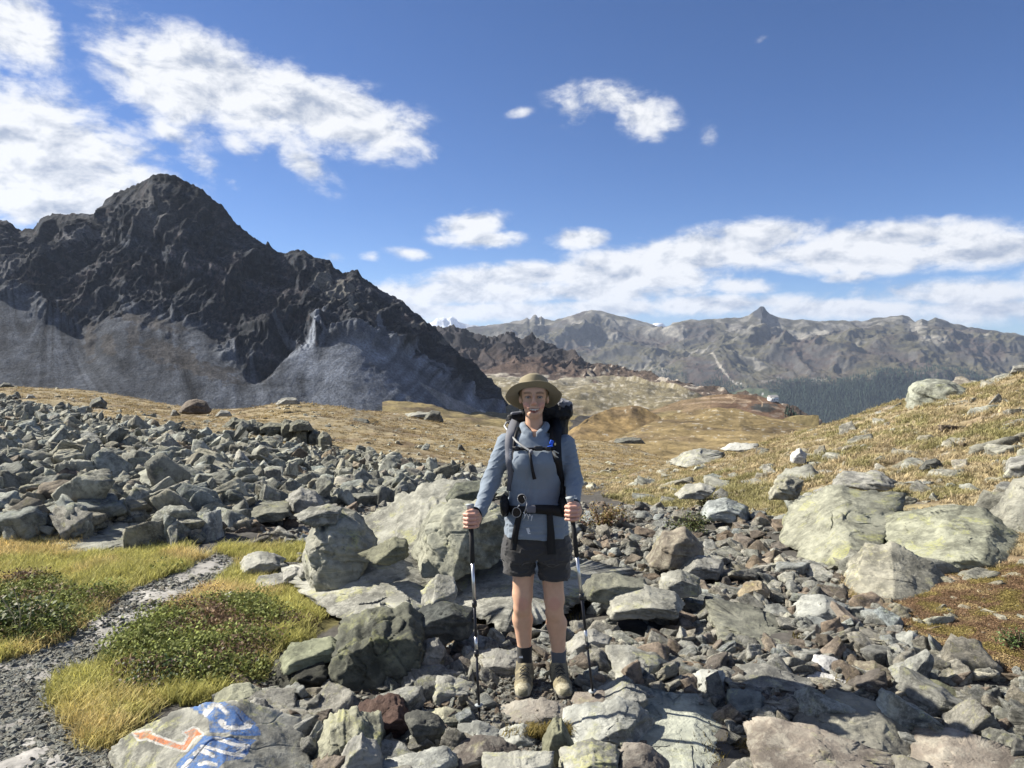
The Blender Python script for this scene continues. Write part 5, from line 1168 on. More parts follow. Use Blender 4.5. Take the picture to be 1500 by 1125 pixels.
# ---- body: one continuous surface
b = SDF()
b.stack(TORSO, .02)
for S_, E_, W_, H_ in ((LSH, LEL, LWR, LHA), (RSH, REL, RWR, RHA)):
    b.cap(S_, E_, .046, .040, .02); b.cap(E_, W_, .040, .027, .015); b.cap(W_, H_ + (0, .01, 0), .026, .030, .012)
# neck and head
HC = B(782, 579, .015)
b.cap(B(783,640,.045), B(782,606,.03), .050, .046, .02)
b.ell(B(782,577,.02), (.072, .090, .092), .015)
b.ell(B(782,597,-.012), (.053, .064, .056), .02)
b.ell(B(782,607.5,-.052), (.029, .024, .020), .018)
for x in (772.5, 791.5): b.ell(B(x,592.5,-.046), (.020, .024, .019), .022)     # cheeks lifted by the smile
b.ell(B(782,572,-.045), (.056, .034, .030), .02)                           # brow
b.cap(B(782,580,-.082), B(782,590,-.098), .008, .0115, .008); b.cap(B(779,591.5,-.088), B(785,591.5,-.088), .0085, .0085, .006)
for x in (773, 791): b.ell(B(x,582,-.096), (.017, .018, .0060), .007, 'sub')
for x in (762.5, 802): b.ell(B(x,585,.02), (.009, .018, .024), .006)
b.cap(B(775,597,-.078), B(789,597,-.078), .009, .009, .012)              # upper lip
b.cap(B(777,605.5,-.074), B(787.5,605.5,-.074), .0085, .0085, .012)              # lower lip
pass
# legs
LH, RH = B(768,800,.02), B(805,800,.02)
LK, RK = B(765.5,881,.0), B(812,888,-.0); LA, RA = B(768.5,952,.03), B(818.5,958,.03)
for H_, K_, A_, s_ in ((LH, LK, LA, -1), (RH, RK, RA, 1)):
    b.cap(H_, K_ + (0, 0, .04), .070, .054, .02); b.cap(K_ + (0, 0, .04), K_ - (0, 0, .03), .053, .047, .02)
    b.ell(K_ + (0, -.028, .0), (.036, .030, .042), .02)
    cf = K_*.62 + A_*.38 + (s_*.004, .018, 0)
    b.cap(K_ - (0, 0, .04), cf, .047, .0545, .02); b.cap(cf, A_, .0545, .036, .02); b.cap(A_, np.array([A_[0], A_[1], zf + .06]), .036, .034, .02)
    b.cap([A_[0], A_[1] + .02, zf + .05], [A_[0] - .0*s_, A_[1] - .11, zf + .040], .036, .026, .02)
# hands: four fingers and a thumb closed round each grip
def hand(c, s):
    """c: axis of the grip at mid height, s: +1 when the back of the hand is on the right of the picture"""
    c = np.array(c, float)
    b.box(c + (s*.028, .016, .000), (.017, .030, .040), .014, .012)
    b.cap(c + (s*.030, .03, .0), (LHA if s > 0 and c[0] < 0 else RHA) + (0, .03, 0), .026, .026, .014)
    for i in range(4):
        z = .033 - i*.0215; L_ = (1, 1.06, 1.0, .88)[i]; r_ = (.0098, .0102, .0098, .0086)[i]
        pts = [c + (s*.036, -.006, z), c + (s*.022, -.034*L_, z + .001), c + (-s*.010, -.038*L_, z), c + (-s*.030, -.020, z - .002), c + (-s*.026, .006, z - .003)]
        for q in range(4): b.cap(pts[q], pts[q + 1], r_*(1.08 - .05*q), r_*(1.03 - .05*q), .0035)
    for p0, p1, r0, r1 in (((s*.030, .012, .036), (s*.012, -.020, .050), .013, .0115), ((s*.012, -.020, .050), (-s*.016, -.028, .046), .0112, .009)):
        b.cap(c + np.array(p0), c + np.array(p1), r0, r1, .005)
GL, GR = B(689.5, 761, -.285), B(837.5, 750, -.290)
hand(GL, 1); hand(GR, 1)
bm, bp = b.mesh('person')
ppx_, ppy_ = unproject(bp)
skin = np.tile(C(.60,.365,.245), (len(bp), 1)); n_ = fbm(bp*45, 3)[:, None]; skin = skin*(1 + .10*n_)
def dab(x, y, r, col, a, cond=None):
    k = sstep(np.hypot((ppx_ - x)/r[0], (ppy_ - y)/r[1]), 1.0, .55)*a
    if cond is not None: k = k*cond
    global skin; skin = skin*(1 - k[:, None]) + np.array(col)*k[:, None]
frt = bp[:, 1] < D0 + .0
for x in (770, 794): dab(x, 594, (7, 6), (.56,.235,.175), .6, frt)
dab(782, 591, (5, 4), (.56,.24,.18), .5, frt)
for x in (765.5, 812): dab(x, 885, (11, 13), (.56,.27,.20), .55, frt)
for g in (GL, GR):
    x, y = unproject(g); dab(float(x), float(y), (17, 20), (.58,.30,.235), .7)
for x in (772.5, 791): 
    dab(x, 575.2, (7.5, 1.9), (.20,.125,.075), .8, frt); dab(x, 582, (5.6, 3.0), (.26,.15,.12), .55, frt)
M_skin, t = new_mat('skin')
vc = t.node('ShaderNodeAttribute', attribute_name='Col').outputs['Color']; tcn = t.node('ShaderNodeTexCoord').outputs['Object']
nf = t.noise(tcn, 180, 4)
finish(t, vc, .48, nf, .12, .002, .4, {'Subsurface Weight': .12, 'Subsurface Radius': (.012, .005, .003), 'Subsurface Scale': 1.0})
set_col(bm, skin)
person = add('person', bm, M_skin); tag(person, 'smiling hiker in sun hat, blue hooded shirt and black shorts standing on the stones', 'person')

def tube(name, pts, r, mat, parent, seg=8, caps=True, r2=None):
    pts = [Vector(p) for p in pts]; V, Fc = [], []; up = Vector((0, 0, 1))
    for i, p in enumerate(pts):
        d = (pts[min(i+1, len(pts)-1)] - pts[max(i-1, 0)]).normalized(); a = d.orthogonal().normalized() if abs(d.z) > .98 else d.cross(up).normalized(); c = d.cross(a).normalized()
        rr = r if r2 is None else r + (r2 - r)*i/(len(pts)-1)
        for j in range(seg): V.append(tuple(p + (a*math.cos(j/seg*math.tau) + c*math.sin(j/seg*math.tau))*rr))
    for i in range(len(pts) - 1):
        for j in range(seg): Fc.append((i*seg+j, i*seg+(j+1) % seg, (i+1)*seg+(j+1) % seg, (i+1)*seg+j))
    me = bpy.data.meshes.new(name); me.from_pydata(V, [], Fc + ([tuple(range(seg))[::-1], tuple(range((len(pts)-1)*seg, len(pts)*seg))] if caps else []))
    for p in me.polygons: p.use_smooth = True
    return add(name, me, mat, parent)
# ---- eyes, teeth, hair
def uvs(c, r, seg=20, rings=12, sq=(1, 1, 1)):
    V, Fc = [], []
    for i in range(rings + 1):
        th = math.pi*i/rings
        for j in range(seg): V.append((c[0] + r*sq[0]*math.sin(th)*math.cos(j/seg*math.tau), c[1] + r*sq[1]*math.sin(th)*math.sin(j/seg*math.tau), c[2] + r*sq[2]*math.cos(th)))
    for i in range(rings):
        for j in range(seg): Fc.append((i*seg + j, i*seg + (j+1) % seg, (i+1)*seg + (j+1) % seg, (i+1)*seg + j))
    return np.array(V), Fc
M_vc, t = new_mat('eye_surface'); finish(t, t.node('ShaderNodeAttribute', attribute_name='Col').outputs['Color'], .15, spec=.5)
for x in (773.2, 790.8):
    c = B(x, 582.2, -.0742); V, Fc = uvs(c, .0112, 28, 20, (1.05, 1, .50)); me = mk_mesh('eye', V, Fc)
    look = np.array([0, -1, .03]); look = look/np.linalg.norm(look); dd = ((V - c)/.0115)@look
    cc = np.where((dd > .965)[:, None], C(.01,.01,.01), np.where((dd > .80)[:, None], C(.05,.05,.045), C(.36,.32,.29))); set_col(me, cc); add('eye', me, M_vc, person)
def face(x, y, lift=.0015): return np.array(b.front(x, y, 0, lift))
def smile(x0, x1, top, bot, n=17):
    """crescent between two curves given as picture heights over the share -1..1"""
    V = []
    for i in range(n):
        a = (i/(n - 1) - .5)*2; x = (x0 + x1)/2 + a*(x1 - x0)/2
        V += [(x, top(a)), (x, bot(a))]
    return V, [(2*i, 2*i+1, 2*i+3, 2*i+2) for i in range(n - 1)]
for nm, x0, x1, tp_, bt_, lf, mt_ in (('mouth', 774.2, 790.6, lambda a: 599.0 - 1.0*a*a, lambda a: 604.4 - 6.0*a*a, .0034, plain('mouth_inside', (.22,.08,.07), .5)), ('teeth', 775.0, 789.8, lambda a: 599.2 - .8*a*a, lambda a: 602.8 - 3.6*a*a, .0060, plain('tooth_white', (.58,.52,.45), .25, var=.03))):
    v2, Fc = smile(x0, x1, tp_, bt_); n_v = len(v2)
    V = [face(x, y, lf) for x, y in v2] + [face(x, y, lf) + (0, .004, 0) for x, y in v2]
    rim = list(range(0, n_v, 2)) + list(range(n_v - 1, 0, -2)); Fc2 = Fc + [(rim[i], rim[(i+1) % len(rim)], rim[(i+1) % len(rim)] + n_v, rim[i] + n_v) for i in range(len(rim))]
    add(nm, mk_mesh(nm, V, Fc2, False), mt_, person)
M_lip = plain('lip', (.44,.225,.185), .4, var=.06)
sm_x = [773.5 + i*17.8/10 for i in range(11)]
tube('lip', [face(x, 598.3 - 1.1*((x-782.4)/8.9)**2, .0005) for x in sm_x], .0018, M_lip, person)
tube('lip', [face(x, 605.2 - 6.6*((x-782.4)/8.9)**2, .0005) for x in sm_x], .0022, M_lip, person)
for x in (773.2, 790.8): 
    tube('eyelid', [face(x + dx, 580.9 + .10*dx*dx*.5 - .2, .001) for dx in (-4.2, -2.8, -1.4, 0, 1.4, 2.8, 4.2)], .0019, plain('lash', (.12,.07,.05), .7), person)
    tube('eyebrow', [face(x + dx*1.05, 575.6 + .05*dx*dx, .001) for dx in (-5.5, -3, 0, 3, 5.5)], .0021, plain('brow_hair', (.30,.185,.12), .8), person)
h = SDF(); h.ell(B(782,575,.024), (.078, .096, .096), .01); h.ell(B(782,596,.06), (.052, .045, .05), .02); h.ell(B(782,612,.105), (.03, .028, .05), .02)
hy = D0; h.cut(lambda x, y, z: np.minimum(.0 - (y - (hy - .018 + .0*z)), -(z - B(782, 566)[2]))); h.wrinkle(lambda p: fbm(p*np.array([160, 50, 50]), 3)*.004)
hm, hp = h.mesh('hair'); add('hair', hm, plain('dark_blond_hair', (.23, .145, .075), .55, var=.35, scale=220), person)

# ---- cloth
def cloth(name, col, var=.10, scale=260, rough=.8, sheen=.2):
    m_, t = new_mat(name); c = t.node('ShaderNodeTexCoord').outputs['Object']
    n = t.noise(c, scale, 3); n2 = t.noise(c, 9, 4)
    cc = t.mix(n, tuple(v*(1 - var) for v in col), tuple(v*(1 + var) for v in col)); cc = t.mix(t.ramp(n2, .3, .7, 0, .18), cc, tuple(v*.75 for v in col))
    finish(t, cc, rough, n, .25, .002, .25, {'Sheen Weight': sheen}); return m_
M_shirt = cloth('blue_grey_jersey', (.185, .225, .275)); M_short = cloth('charcoal_cloth', (.036, .035, .036), rough=.7)
M_black = cloth('black_nylon', (.010, .010, .012), rough=.55, sheen=0); M_greyn = cloth('grey_nylon', (.13, .135, .16), rough=.6)
M_hat = cloth('olive_cloth', (.235, .20, .125)); M_sockb = cloth('black_knit', (.016, .016, .018)); M_sockg = cloth('grey_knit', (.10, .105, .115))
s = SDF()
rows = [r for r in TORSO if r[0] <= 795]; s.stack([(634, 18, .07, 782, .03)] + [(r[0], r[1] + (1.5 if r[0] < 700 else 3.0 if r[0] < 740 else 5.2), r[2] + (.010 if r[0] < 740 else .022), r[3], r[4]) for r in rows if r[0] > 636], .02)
for S_, E_, W_, H_ in ((LSH, LEL, LWR, LHA), (RSH, REL, RWR, RHA)):
    s.cap(S_, E_, .052, .048, .03); s.cap(E_, W_, .048, .035, .018)
s.ell(B(768, 676, -.085), (.055, .048, .055), .04); s.ell(B(799, 676, -.085), (.055, .048, .055), .04)
# folded hood lying round the neck, open in a V at the front
prev = None
for i in range(17):
    a = math.radians(-90 + i*(360/16)); x = 783 + 16.5*math.cos(a); dy_ = .030 + .070*math.sin(a); yy = 629 + 11*max(0, -math.sin(a))**1.5 - 5*abs(math.cos(a))
    p_ = B(x, yy - 3*max(0, math.sin(a)), dy_)
    if prev is not None: s.cap(prev, p_, .016, .016, .02)
    prev = p_
zneck = B(783, 637)[2]; xn = B(782.5, 640)[0]
s.cap(B(782.5, 618, .035), B(782.5, 633, .03), .050, .048, .006, 'sub'); s.cap(B(782.5, 630, -.0), B(783, 641, -.07), .030, .004, .006, 'sub')
zh = B(784, 783)[2]; s.cut(lambda x, y, z: zh - z)
def shirt_wr(p):
    x, y = unproject(p); arm = (x < 745) | (x > 826); r = np.zeros(len(p))
    v = np.stack([x/30., y/9. + x/16. + noise3(p*8)*.6, p[:, 1]*4], -1); r -= np.where(arm, sstep(ridged(v, 2), .55, 1.0)*.0045 - .001, 0)
    ct = np.clip(1 - np.hypot((x - 770)/26, (y - 720)/45), 0, 1); u = np.stack([(x - 768)/(3 + (740 - y)*.10 + 3) , y/70., 0*x], -1)
    r -= ct*(ridged(u*.9, 2))*.012*(~arm)
    lo = sstep(y, 735, 780); r -= lo*ridged(np.stack([x/40., y/6.5, 0*x], -1), 2)*.007*(~arm)
    return r + fbm(p*22, 3)*.003
s.wrinkle(shirt_wr)
sm, _sp = s.mesh('shirt'); shirt = add('shirt', sm, M_shirt, person)
k_ = SDF()
k_.stack([(774, 42, .112, 786, .02), (783, 45, .124, 786, .02), (800, 49, .128, 786, .02), (816, 50, .122, 786, .02)], .02)
k_.cap(B(762, 800, .02), B(758.5, 862, .02), .086, .088, .045, sq=(1, .85, 1)); k_.cap(B(810, 800, .02), B(813.0, 868, .02), .088, .092, .045, sq=(1, .85, 1))
cx_ = B(786.5, 830)[0]; z1 = B(760, 840)[2]; z2 = B(812, 846)[2]
k_.cap(B(786.8, 822, -.2), B(786.8, 822, .25), .004, .004, .008, 'sub'); k_.box(B(785.8, 842, .02), (.006, .3, .095), .004, .012, 'sub')
k_.cut(lambda x, y, z: np.where(x < cx_, z1 - z - (x - cx_)*.03, z2 - z))
k_.wrinkle(lambda p: -ridged(np.stack([p[:, 0]*14, p[:, 1]*9, p[:, 2]*26], -1), 3)**2*.008 + .002)
km, _k = k_.mesh('shorts'); add('shorts', km, M_short, person)
for A_, mt, top in ((LA, M_sockb, 948), (RA, M_sockg, 955)):
    q = SDF(); zt = B(780, top)[2]; q.cap([A_[0], A_[1], zt + .04], [A_[0], A_[1], zf + .06], .0425, .041, .01); q.cut(lambda x, y, z: z - zt); q.wrinkle(lambda p: np.sin(p[:, 2]*500)*.0005 + fbm(p*40, 2)*.002)
    qm, _ = q.mesh('sock'); so_ = add('sock', qm, mt, person)
# boots
M_boot, t = new_mat('boot_leather'); vcb = t.node('ShaderNodeAttribute', attribute_name='Col').outputs['Color']; tb = t.node('ShaderNodeTexCoord').outputs['Object']; nb = t.noise(tb, 120, 4)
finish(t, t.mix(t.ramp(nb, .3, .7, 0, .5), vcb, (.10,.085,.055)), .8, nb, .4, .003)
M_lace = cloth('dark_lace', (.035,.033,.028)); M_sole = plain('dark_rubber', (.035,.033,.03), .8)
for A_, tx, s_ in ((LA, -.012, -1), (RA, .022, 1)):
    q = SDF(); x0, y0 = A_[0], A_[1]
    heel = np.array([x0, y0 + .045, zf + .045]); ball = np.array([x0 + tx*.7, y0 - .105, zf + .040]); toe = np.array([x0 + tx, y0 - .165, zf + .034])
    q.cap([x0, y0 + .005, zf + .115], [x0, y0 + .012, zf + .07], .047, .048, .02); q.cap(heel, [x0, y0 - .02, zf + .055], .040, .046, .02)
    q.cap([x0, y0 - .02, zf + .075], ball, .048, .046, .025); q.cap(ball, toe, .047, .040, .015, sq=(.95, 1, 1.15))
    q.cap([x0, y0 - .032, zf + .115], [x0 + tx*.5, y0 - .10, zf + .072], .026, .026, .015)   # tongue
    q.cap([x0, y0, zf + .150], [x0, y0, zf + .26], .038, .038, .006, 'sub')
    q.cut(lambda x, y, z: zf + .010 - z); q.wrinkle(lambda p: fbm(p*60, 3)*.003)
    bm_, bv = q.mesh('boot'); z_ = bv[:, 2] - zf
    colb = np.tile(C(.27,.235,.15), (len(bv), 1)); colb[(bv[:, 1] < toe[1] + .028) & (z_ < .075)] = (.40,.37,.27); colb[z_ < .040] = (.42,.40,.31)
    cap_ = (bv[:, 1] < toe[1] + .02) & (z_ > .03) & (z_ < .060) & (np.abs(bv[:, 0] - toe[0]) < .026); colb[cap_] = (.20,.19,.13)
    pn = (noise3(bv*28) > .18) & (z_ > .05) & (bv[:, 1] > toe[1] + .03); colb[pn] = (.15,.135,.095); set_col(bm_, colb)
    bo = add('boot', bm_, M_boot, person)
    sq_ = SDF(); sq_.cap(heel*[1, 1, 0] + [0, 0, zf + .012], ball*[1, 1, 0] + [0, 0, zf + .012], .043, .050, .01, sq=(1, 1, 2.2)); sq_.cap(ball*[1, 1, 0] + [0, 0, zf + .014], toe*[1, 1, 0] + [0, -.004, zf + .018], .050, .042, .01, sq=(1, 1, 2.2))
    ms, _ = sq_.mesh('sole'); add('sole', ms, M_sole, bo)
    for i in range(5):
        yy = y0 - .045 - i*.016; zz = zf + .135 - i*.0145
        for f in (-1, 1): tube('lace', [(x0 + tx*i/6 - f*.026, yy - .014, zz - .006), (x0 + tx*i/6, yy - .024, zz + .003), (x0 + tx*i/6 + f*.026, yy - .030, zz - .016)], .0024, M_lace, bo, 6)

# ---- sun hat
def hat():
    tilt = math.radians(23); c0 = B(781.5, 575.5, .018); V, Fc = [], []; seg = 72
    prof = [('c', 0, 1.0), ('c', .45, .99), ('c', .75, .95), ('c', .90, .86), ('c', .965, .70), ('c', .985, .45), ('c', 1.0, .18), ('c', 1.02, .16), ('c', 1.03, .02)] + [('b', k/7, 0) for k in range(0, 8)] + [('e', 1, 0)] + [('u', 1 - k/7, 0) for k in range(0, 8)]
    for ty, a, hgt in prof:
        for j in range(seg):
            th = j/seg*math.tau; cx_, sy_ = math.cos(th), math.sin(th)      # sy -1 is the front
            if ty == 'c':
                r = a; x, y, z = .083*r*cx_, .099*r*sy_, hgt*.092 + .004*math.sin(3*th)*(hgt > .5) - (.006*math.exp(-((cx_*r)/.35)**2) if hgt > .9 else 0)
            else:
                q = a; R_ = 1.03; rx = .083*R_ + (.154 - .083*R_)*q; ry = .099*R_ + (.156 - .099*R_)*q
                z = -.010*q - .008*q*q*abs(cx_)**2 - .036*q*q*max(0, sy_)**1.2 + .026*q**1.5*max(0, -sy_)**1.5 + .0035*q*math.sin(5*th + 1) + (.0 if ty == 'b' else -.0035 if ty == 'u' else -.002)
                if ty == 'e': rx += .002; ry += .002
                x, y = rx*cx_, ry*sy_
            x, y, z = x, y*math.cos(tilt) + z*math.sin(tilt), -y*math.sin(tilt) + z*math.cos(tilt)
            V.append((c0[0] + x, c0[1] + y, c0[2] + z))
    n = len(prof)
    for i in range(n - 1):
        for j in range(seg): Fc.append((i*seg+j, i*seg+(j+1) % seg, (i+1)*seg+(j+1) % seg, (i+1)*seg+j))
    V = np.array(V); nn = fbm(V*35, 3)[:, None]; V = V + nn*.0025
    ho = add('sun_hat', mk_mesh('sun_hat', V, Fc), M_hat, person)
    ring = []
    for sc_, z0, z1_ in ((1.045, .014, .002),):
        RV, RF = [], []
        for zz in (.030, .006):
            for j in range(seg):
                th = j/seg*math.tau; x, y, z = .083*1.035*math.cos(th), .099*1.035*math.sin(th), zz
                x, y, z = x, y*math.cos(tilt) + z*math.sin(tilt), -y*math.sin(tilt) + z*math.cos(tilt); RV.append((c0[0] + x, c0[1] + y, c0[2] + z))
        for j in range(seg): RF.append((j, (j+1) % seg, seg + (j+1) % seg, seg + j))
        add('hat_band', mk_mesh('hat_band', RV, RF), cloth('olive_band', (.15,.13,.07)), ho)
hat()

# ================================================================ rucksack (a thing of its own) with its straps
def ribbon(name, pts, widths, thick, mat, parent, nrm=(0, -1, .1), sub=6):
    """flat webbing through points (metres) facing the viewer"""
    pts = [Vector(p) for p in pts]; n = len(pts); W_ = widths if isinstance(widths, (list, tuple)) else [widths]*n
    P_, Q = [], []
    for i in range(n - 1):
        p0, p1, p2, p3 = pts[max(i-1, 0)], pts[i], pts[i+1], pts[min(i+2, n-1)]
        for k in range(sub):
            t = k/sub; P_.append(.5*((2*p1) + (p2 - p0)*t + (2*p0 - 5*p1 + 4*p2 - p3)*t*t + (3*p1 - p0 - 3*p2 + p3)*t**3)); Q.append(W_[i]*(1-t) + W_[i+1]*t)
    P_.append(pts[-1]); Q.append(W_[-1]); V, Fc = [], []; N_ = Vector(nrm).normalized()
    for i, p in enumerate(P_):
        d = (P_[min(i+1, len(P_)-1)] - P_[max(i-1, 0)]).normalized(); sd = d.cross(N_).normalized()*Q[i]/2; nn = sd.cross(d).normalized()*thick/2
        V += [tuple(p - sd - nn), tuple(p + sd - nn), tuple(p + sd + nn), tuple(p - sd + nn)]
    m_ = len(P_)
    for i in range(m_ - 1):
        for j in range(4): Fc.append((i*4+j, i*4+(j+1) % 4, (i+1)*4+(j+1) % 4, (i+1)*4+j))
    Fc += [(0, 3, 2, 1), ((m_-1)*4, (m_-1)*4+1, (m_-1)*4+2, (m_-1)*4+3)]
    return add(name, mk_mesh(name, V, Fc, False), mat, parent)
pk = SDF()
pk.box(B(793, 665, .25), (.150, .105, .255), .06, .03); pk.box(B(794, 735, .24), (.13, .10, .06), .05, .03)
pk.wrinkle(lambda p: fbm(p*16, 4)*.014)
pm, _ = pk.mesh('rucksack'); rs = add('rucksack', pm, M_black); tag(rs, 'large black and grey trekking rucksack worn on the hiker\'s back', 'backpack')
ld = SDF(); ld.box(B(800, 603, .22), (.150, .10, .050), .04, .02, rot=Euler((0, math.radians(-5), 0))); ld.wrinkle(lambda p: fbm(p*24, 4)*.016); lm, _ = ld.mesh('lid'); add('lid', lm, M_black, rs)
ld = SDF(); ld.ell(B(824, 592, .19), (.060, .07, .030), .01, rot=Euler((0, math.radians(14), 0))); ld.wrinkle(lambda p: fbm(p*30, 3)*.01); lm, _ = ld.mesh('top_pouch'); add('top_pouch', lm, M_greyn, rs)
ld = SDF(); ld.cap(B(750, 614, .14), B(768, 610, .16), .034, .034, .01); ld.wrinkle(lambda p: fbm(p*30, 3)*.008); lm, _ = ld.mesh('rolled_jacket'); add('rolled_jacket', lm, M_black, rs)
ld = SDF(); ld.cap(B(751, 607, .13), B(766, 606, .15), .014, .016, .01); lm, _ = ld.mesh('mat_edge'); add('mat_edge', lm, M_greyn, rs)
surf = lambda pts, lift=.010: [s.front(x, y, 0, lift) for x, y in pts]
# shoulder straps follow the shirt
ls = [B(762, 616, .20), B(757, 619, .12), B(753, 627, .05)] + surf([(750,636),(747.5,648),(747,662),(747,676),(748,690),(747,704),(745,718)], .014)
ribbon('shoulder_strap', ls, [.070,.070,.070,.068,.058,.052,.046,.034,.026,.022], .016, M_greyn, rs)
ribbon('strap_edge', [Vector(p) + Vector((.022, -.004, 0)) for p in ls[2:8]], .016, .016, M_black, rs)
r_ = [B(806, 612, .20), B(811, 617, .12), B(814, 626, .04)] + surf([(814,634),(813.5,646),(815,660),(817,674),(820,690),(823,706),(824,722),(822,738)], .014)
ribbon('shoulder_strap', r_, [.068,.068,.068,.066,.062,.054,.044,.034,.032,.034,.040], .016, M_black, rs)
ribbon('sternum_strap', surf([(751,656),(762,657),(776,658),(790,657),(803,657.5),(815,656)], .018), .017, .004, M_black, rs)
def buckle(name, c, w_, h_, d_, mat, parent, rz=0):
    V = [(x*w_/2, y*d_/2, z*h_/2) for x in (-1, 1) for y in (-1, 1) for z in (-1, 1)]; V = [tuple(Vector(c) + Euler((0, rz, 0)).to_matrix()@Vector(v)) for v in V]
    o = add(name, mk_mesh(name, V, [(0,1,3,2),(4,6,7,5),(0,4,5,1),(2,3,7,6),(0,2,6,4),(1,5,7,3)], False), mat, parent); bv = o.modifiers.new('bevel', 'BEVEL'); bv.width = min(w_, h_)*.18; bv.segments = 2; return o
M_plast = plain('black_plastic', (.02, .02, .022), .35, var=.05)
buckle('buckle', s.front(789, 657, 0, .024), .044, .026, .012, M_plast, rs); buckle('buckle', s.front(803, 657.5, 0, .024), .026, .022, .012, M_plast, rs); buckle('buckle', s.front(757, 657, 0, .024), .022, .024, .012, M_plast, rs)
ribbon('strap_tail', surf([(776,660),(777.5,672),(780,688),(783,702)], .016), [.016,.014,.016,.020], .004, M_black, rs)
tube('drinking_tube', [B(752, 616, .14), B(742, 619, .08), B(739, 624, .02)] + [tuple(p) for p in surf([(749,638),(757,647),(766,654),(774,659),(778,662)], .028)], .0058, plain('grey_tube', (.36,.36,.35), .35), rs)
tube('bite_valve', [tuple(p) for p in surf([(777,660),(779,664)], .03)], .010, M_greyn, rs)
tube('webbing_loop', [tuple(p) for p in surf([(810,662),(814,668),(820,672),(818,664),(811,660)], .03)], .003, plain('pale_cord', (.55,.53,.45), .6), rs)
M_blue = plain('blue_plastic', (.02,.10,.60), .35, var=.05)
buckle('blue_clip', s.front(808, 648, 0, .032), .020, .024, .014, M_blue, rs, .4); buckle('blue_clip', s.front(806, 654, 0, .030), .030, .010, .012, M_blue, rs, -.3)
buckle('yellow_tab', s.front(813, 650.5, 0, .030), .010, .014, .008, plain('cream_plastic', (.6,.5,.25)), rs)
# hip belt and pockets
ribbon('hip_belt', surf([(740,746),(752,747),(768,747),(786,746),(806,747),(824,749),(832,748)], .014), [.05,.045,.040,.046,.052,.060,.06], .012, M_black, rs)
for c_, r3 in ((B(739, 741, -.06), (.026, .05, .062)), (B(826, 742, -.05), (.034, .05, .058))):
    ld = SDF(); ld.ell(c_, r3, .01); ld.wrinkle(lambda p: fbm(p*30, 3)*.006); lm, _ = ld.mesh('hip_pocket'); add('hip_pocket', lm, M_black, rs)
buckle('hip_buckle', s.front(778, 746, 0, .03), .050, .040, .014, M_greyn, rs)
kf = lambda pts, l=.012: [(k_.front(x, y, 0, l) if y > 783 else s.front(x, y, 0, l)) for x, y in pts]
ribbon('strap_tail', kf([(761,752),(758,766),(755,782),(753,795),(751.5,806)], .016), [.030,.032,.034,.036,.036], .004, M_black, rs)
ribbon('strap_tail', kf([(805,750),(806,766),(807,783),(807,798),(808,812)], .016), [.030,.034,.040,.044,.046], .004, M_black, rs)
# lettering down the left strap and on the bite of the belt
def word(txt, c, size, mat, parent, rot, name='lettering'):
    cu = bpy.data.curves.new(name, 'FONT'); cu.body = txt; cu.size = size; cu.extrude = .0006; cu.align_x = 'CENTER'; cu.align_y = 'CENTER'
    o = bpy.data.objects.new(name, cu); COL.objects.link(o); bpy.context.view_layer.update(); me = bpy.data.meshes.new_from_object(o); bpy.data.objects.remove(o)
    q = add(name, me, mat, parent); q.location = c; q.rotation_euler = rot; return q
M_white = plain('white_print', (.75,.75,.74), .6, var=.03)
word('OSPREY', tuple(np.array(s.front(747.5, 665, 0, .038))), .017, M_white, rs, (math.radians(90), math.radians(-88), 0))
# white cord dangling at the belt
tube('cord', [tuple(p) for p in kf([(767,750),(769,755),(767,760),(771,752),(774,757),(773,762),(776,753),(779,758),(778,763),(780,755)], .034)], .0022, M_white, rs, 6)
# sunglasses hanging from the belt
sg = empty('sunglasses', tuple(s.front(760, 740, 0, .05))); tag(sg, 'pale-rimmed sunglasses with dark lenses hanging from the rucksack belt', 'sunglasses')
def rel(o, p): return tuple(Vector(p) - Vector(o.location))
for (cx2, cy2, a0) in ((763.5, 731.5, .5), (755.5, 750.5, -.2)):
    c = np.array(s.front(cx2, cy2, 0, .045)); pts = []
    for k in range(25):
        a = k/24*math.tau; r0 = (1 + .22*math.cos(a - a0)**2*math.copysign(1, math.cos(a - a0)))
        pts.append(rel(sg, c + np.array([math.cos(a)*.0225*r0, -.0, math.sin(a)*.026*r0])))
    tube('frame', pts, .0020, plain('pale_frame', (.36,.36,.35), .4), sg, 8, False)
    me = bpy.data.meshes.new('lens'); me.from_pydata([tuple(Vector(p) + Vector((0, .002, 0))) for p in pts[:-1]], [], [tuple(range(24))]); add('lens', me, plain('dark_lens', (.01,.01,.012), .08), sg)
tube('bridge', [rel(sg, s.front(761, 740, 0, .047)), rel(sg, s.front(758, 743, 0, .047))], .003, plain('pale_frame', (.62,.61,.58), .4), sg)
tube('temple_arm', [rel(sg, s.front(767, 727, 0, .045)), rel(sg, s.front(772, 738, 0, .03)), rel(sg, s.front(768, 752, 0, .03))], .0025, plain('pale_frame', (.62,.61,.58), .4), sg)
# light logo patch on the shirt hem
hm_ = [s.front(x, y, 0, .003) for x, y in ((770.5, 774), (775, 773), (777.5, 782), (773.5, 782.5))]
lg = bpy.data.meshes.new('hem_patch'); lg.from_pydata([tuple(p) for p in hm_], [], [(0, 1, 2, 3)]); add('hem_patch', lg, plain('pale_patch', (.6,.63,.68)), shirt)
wm = [B(763 + dx, 962 + dy, LA[1] - D0 - .047) for dx, dy in ((-3, 2), (-2, -1.5), (-.8, .2), (0, -2), (1, 0), (2.2, -1.6), (3, 2))]
lg = bpy.data.meshes.new('sock_logo'); lg.from_pydata([tuple(p) for p in wm], [], [tuple(range(7))]); add('sock_logo', lg, M_white, person)

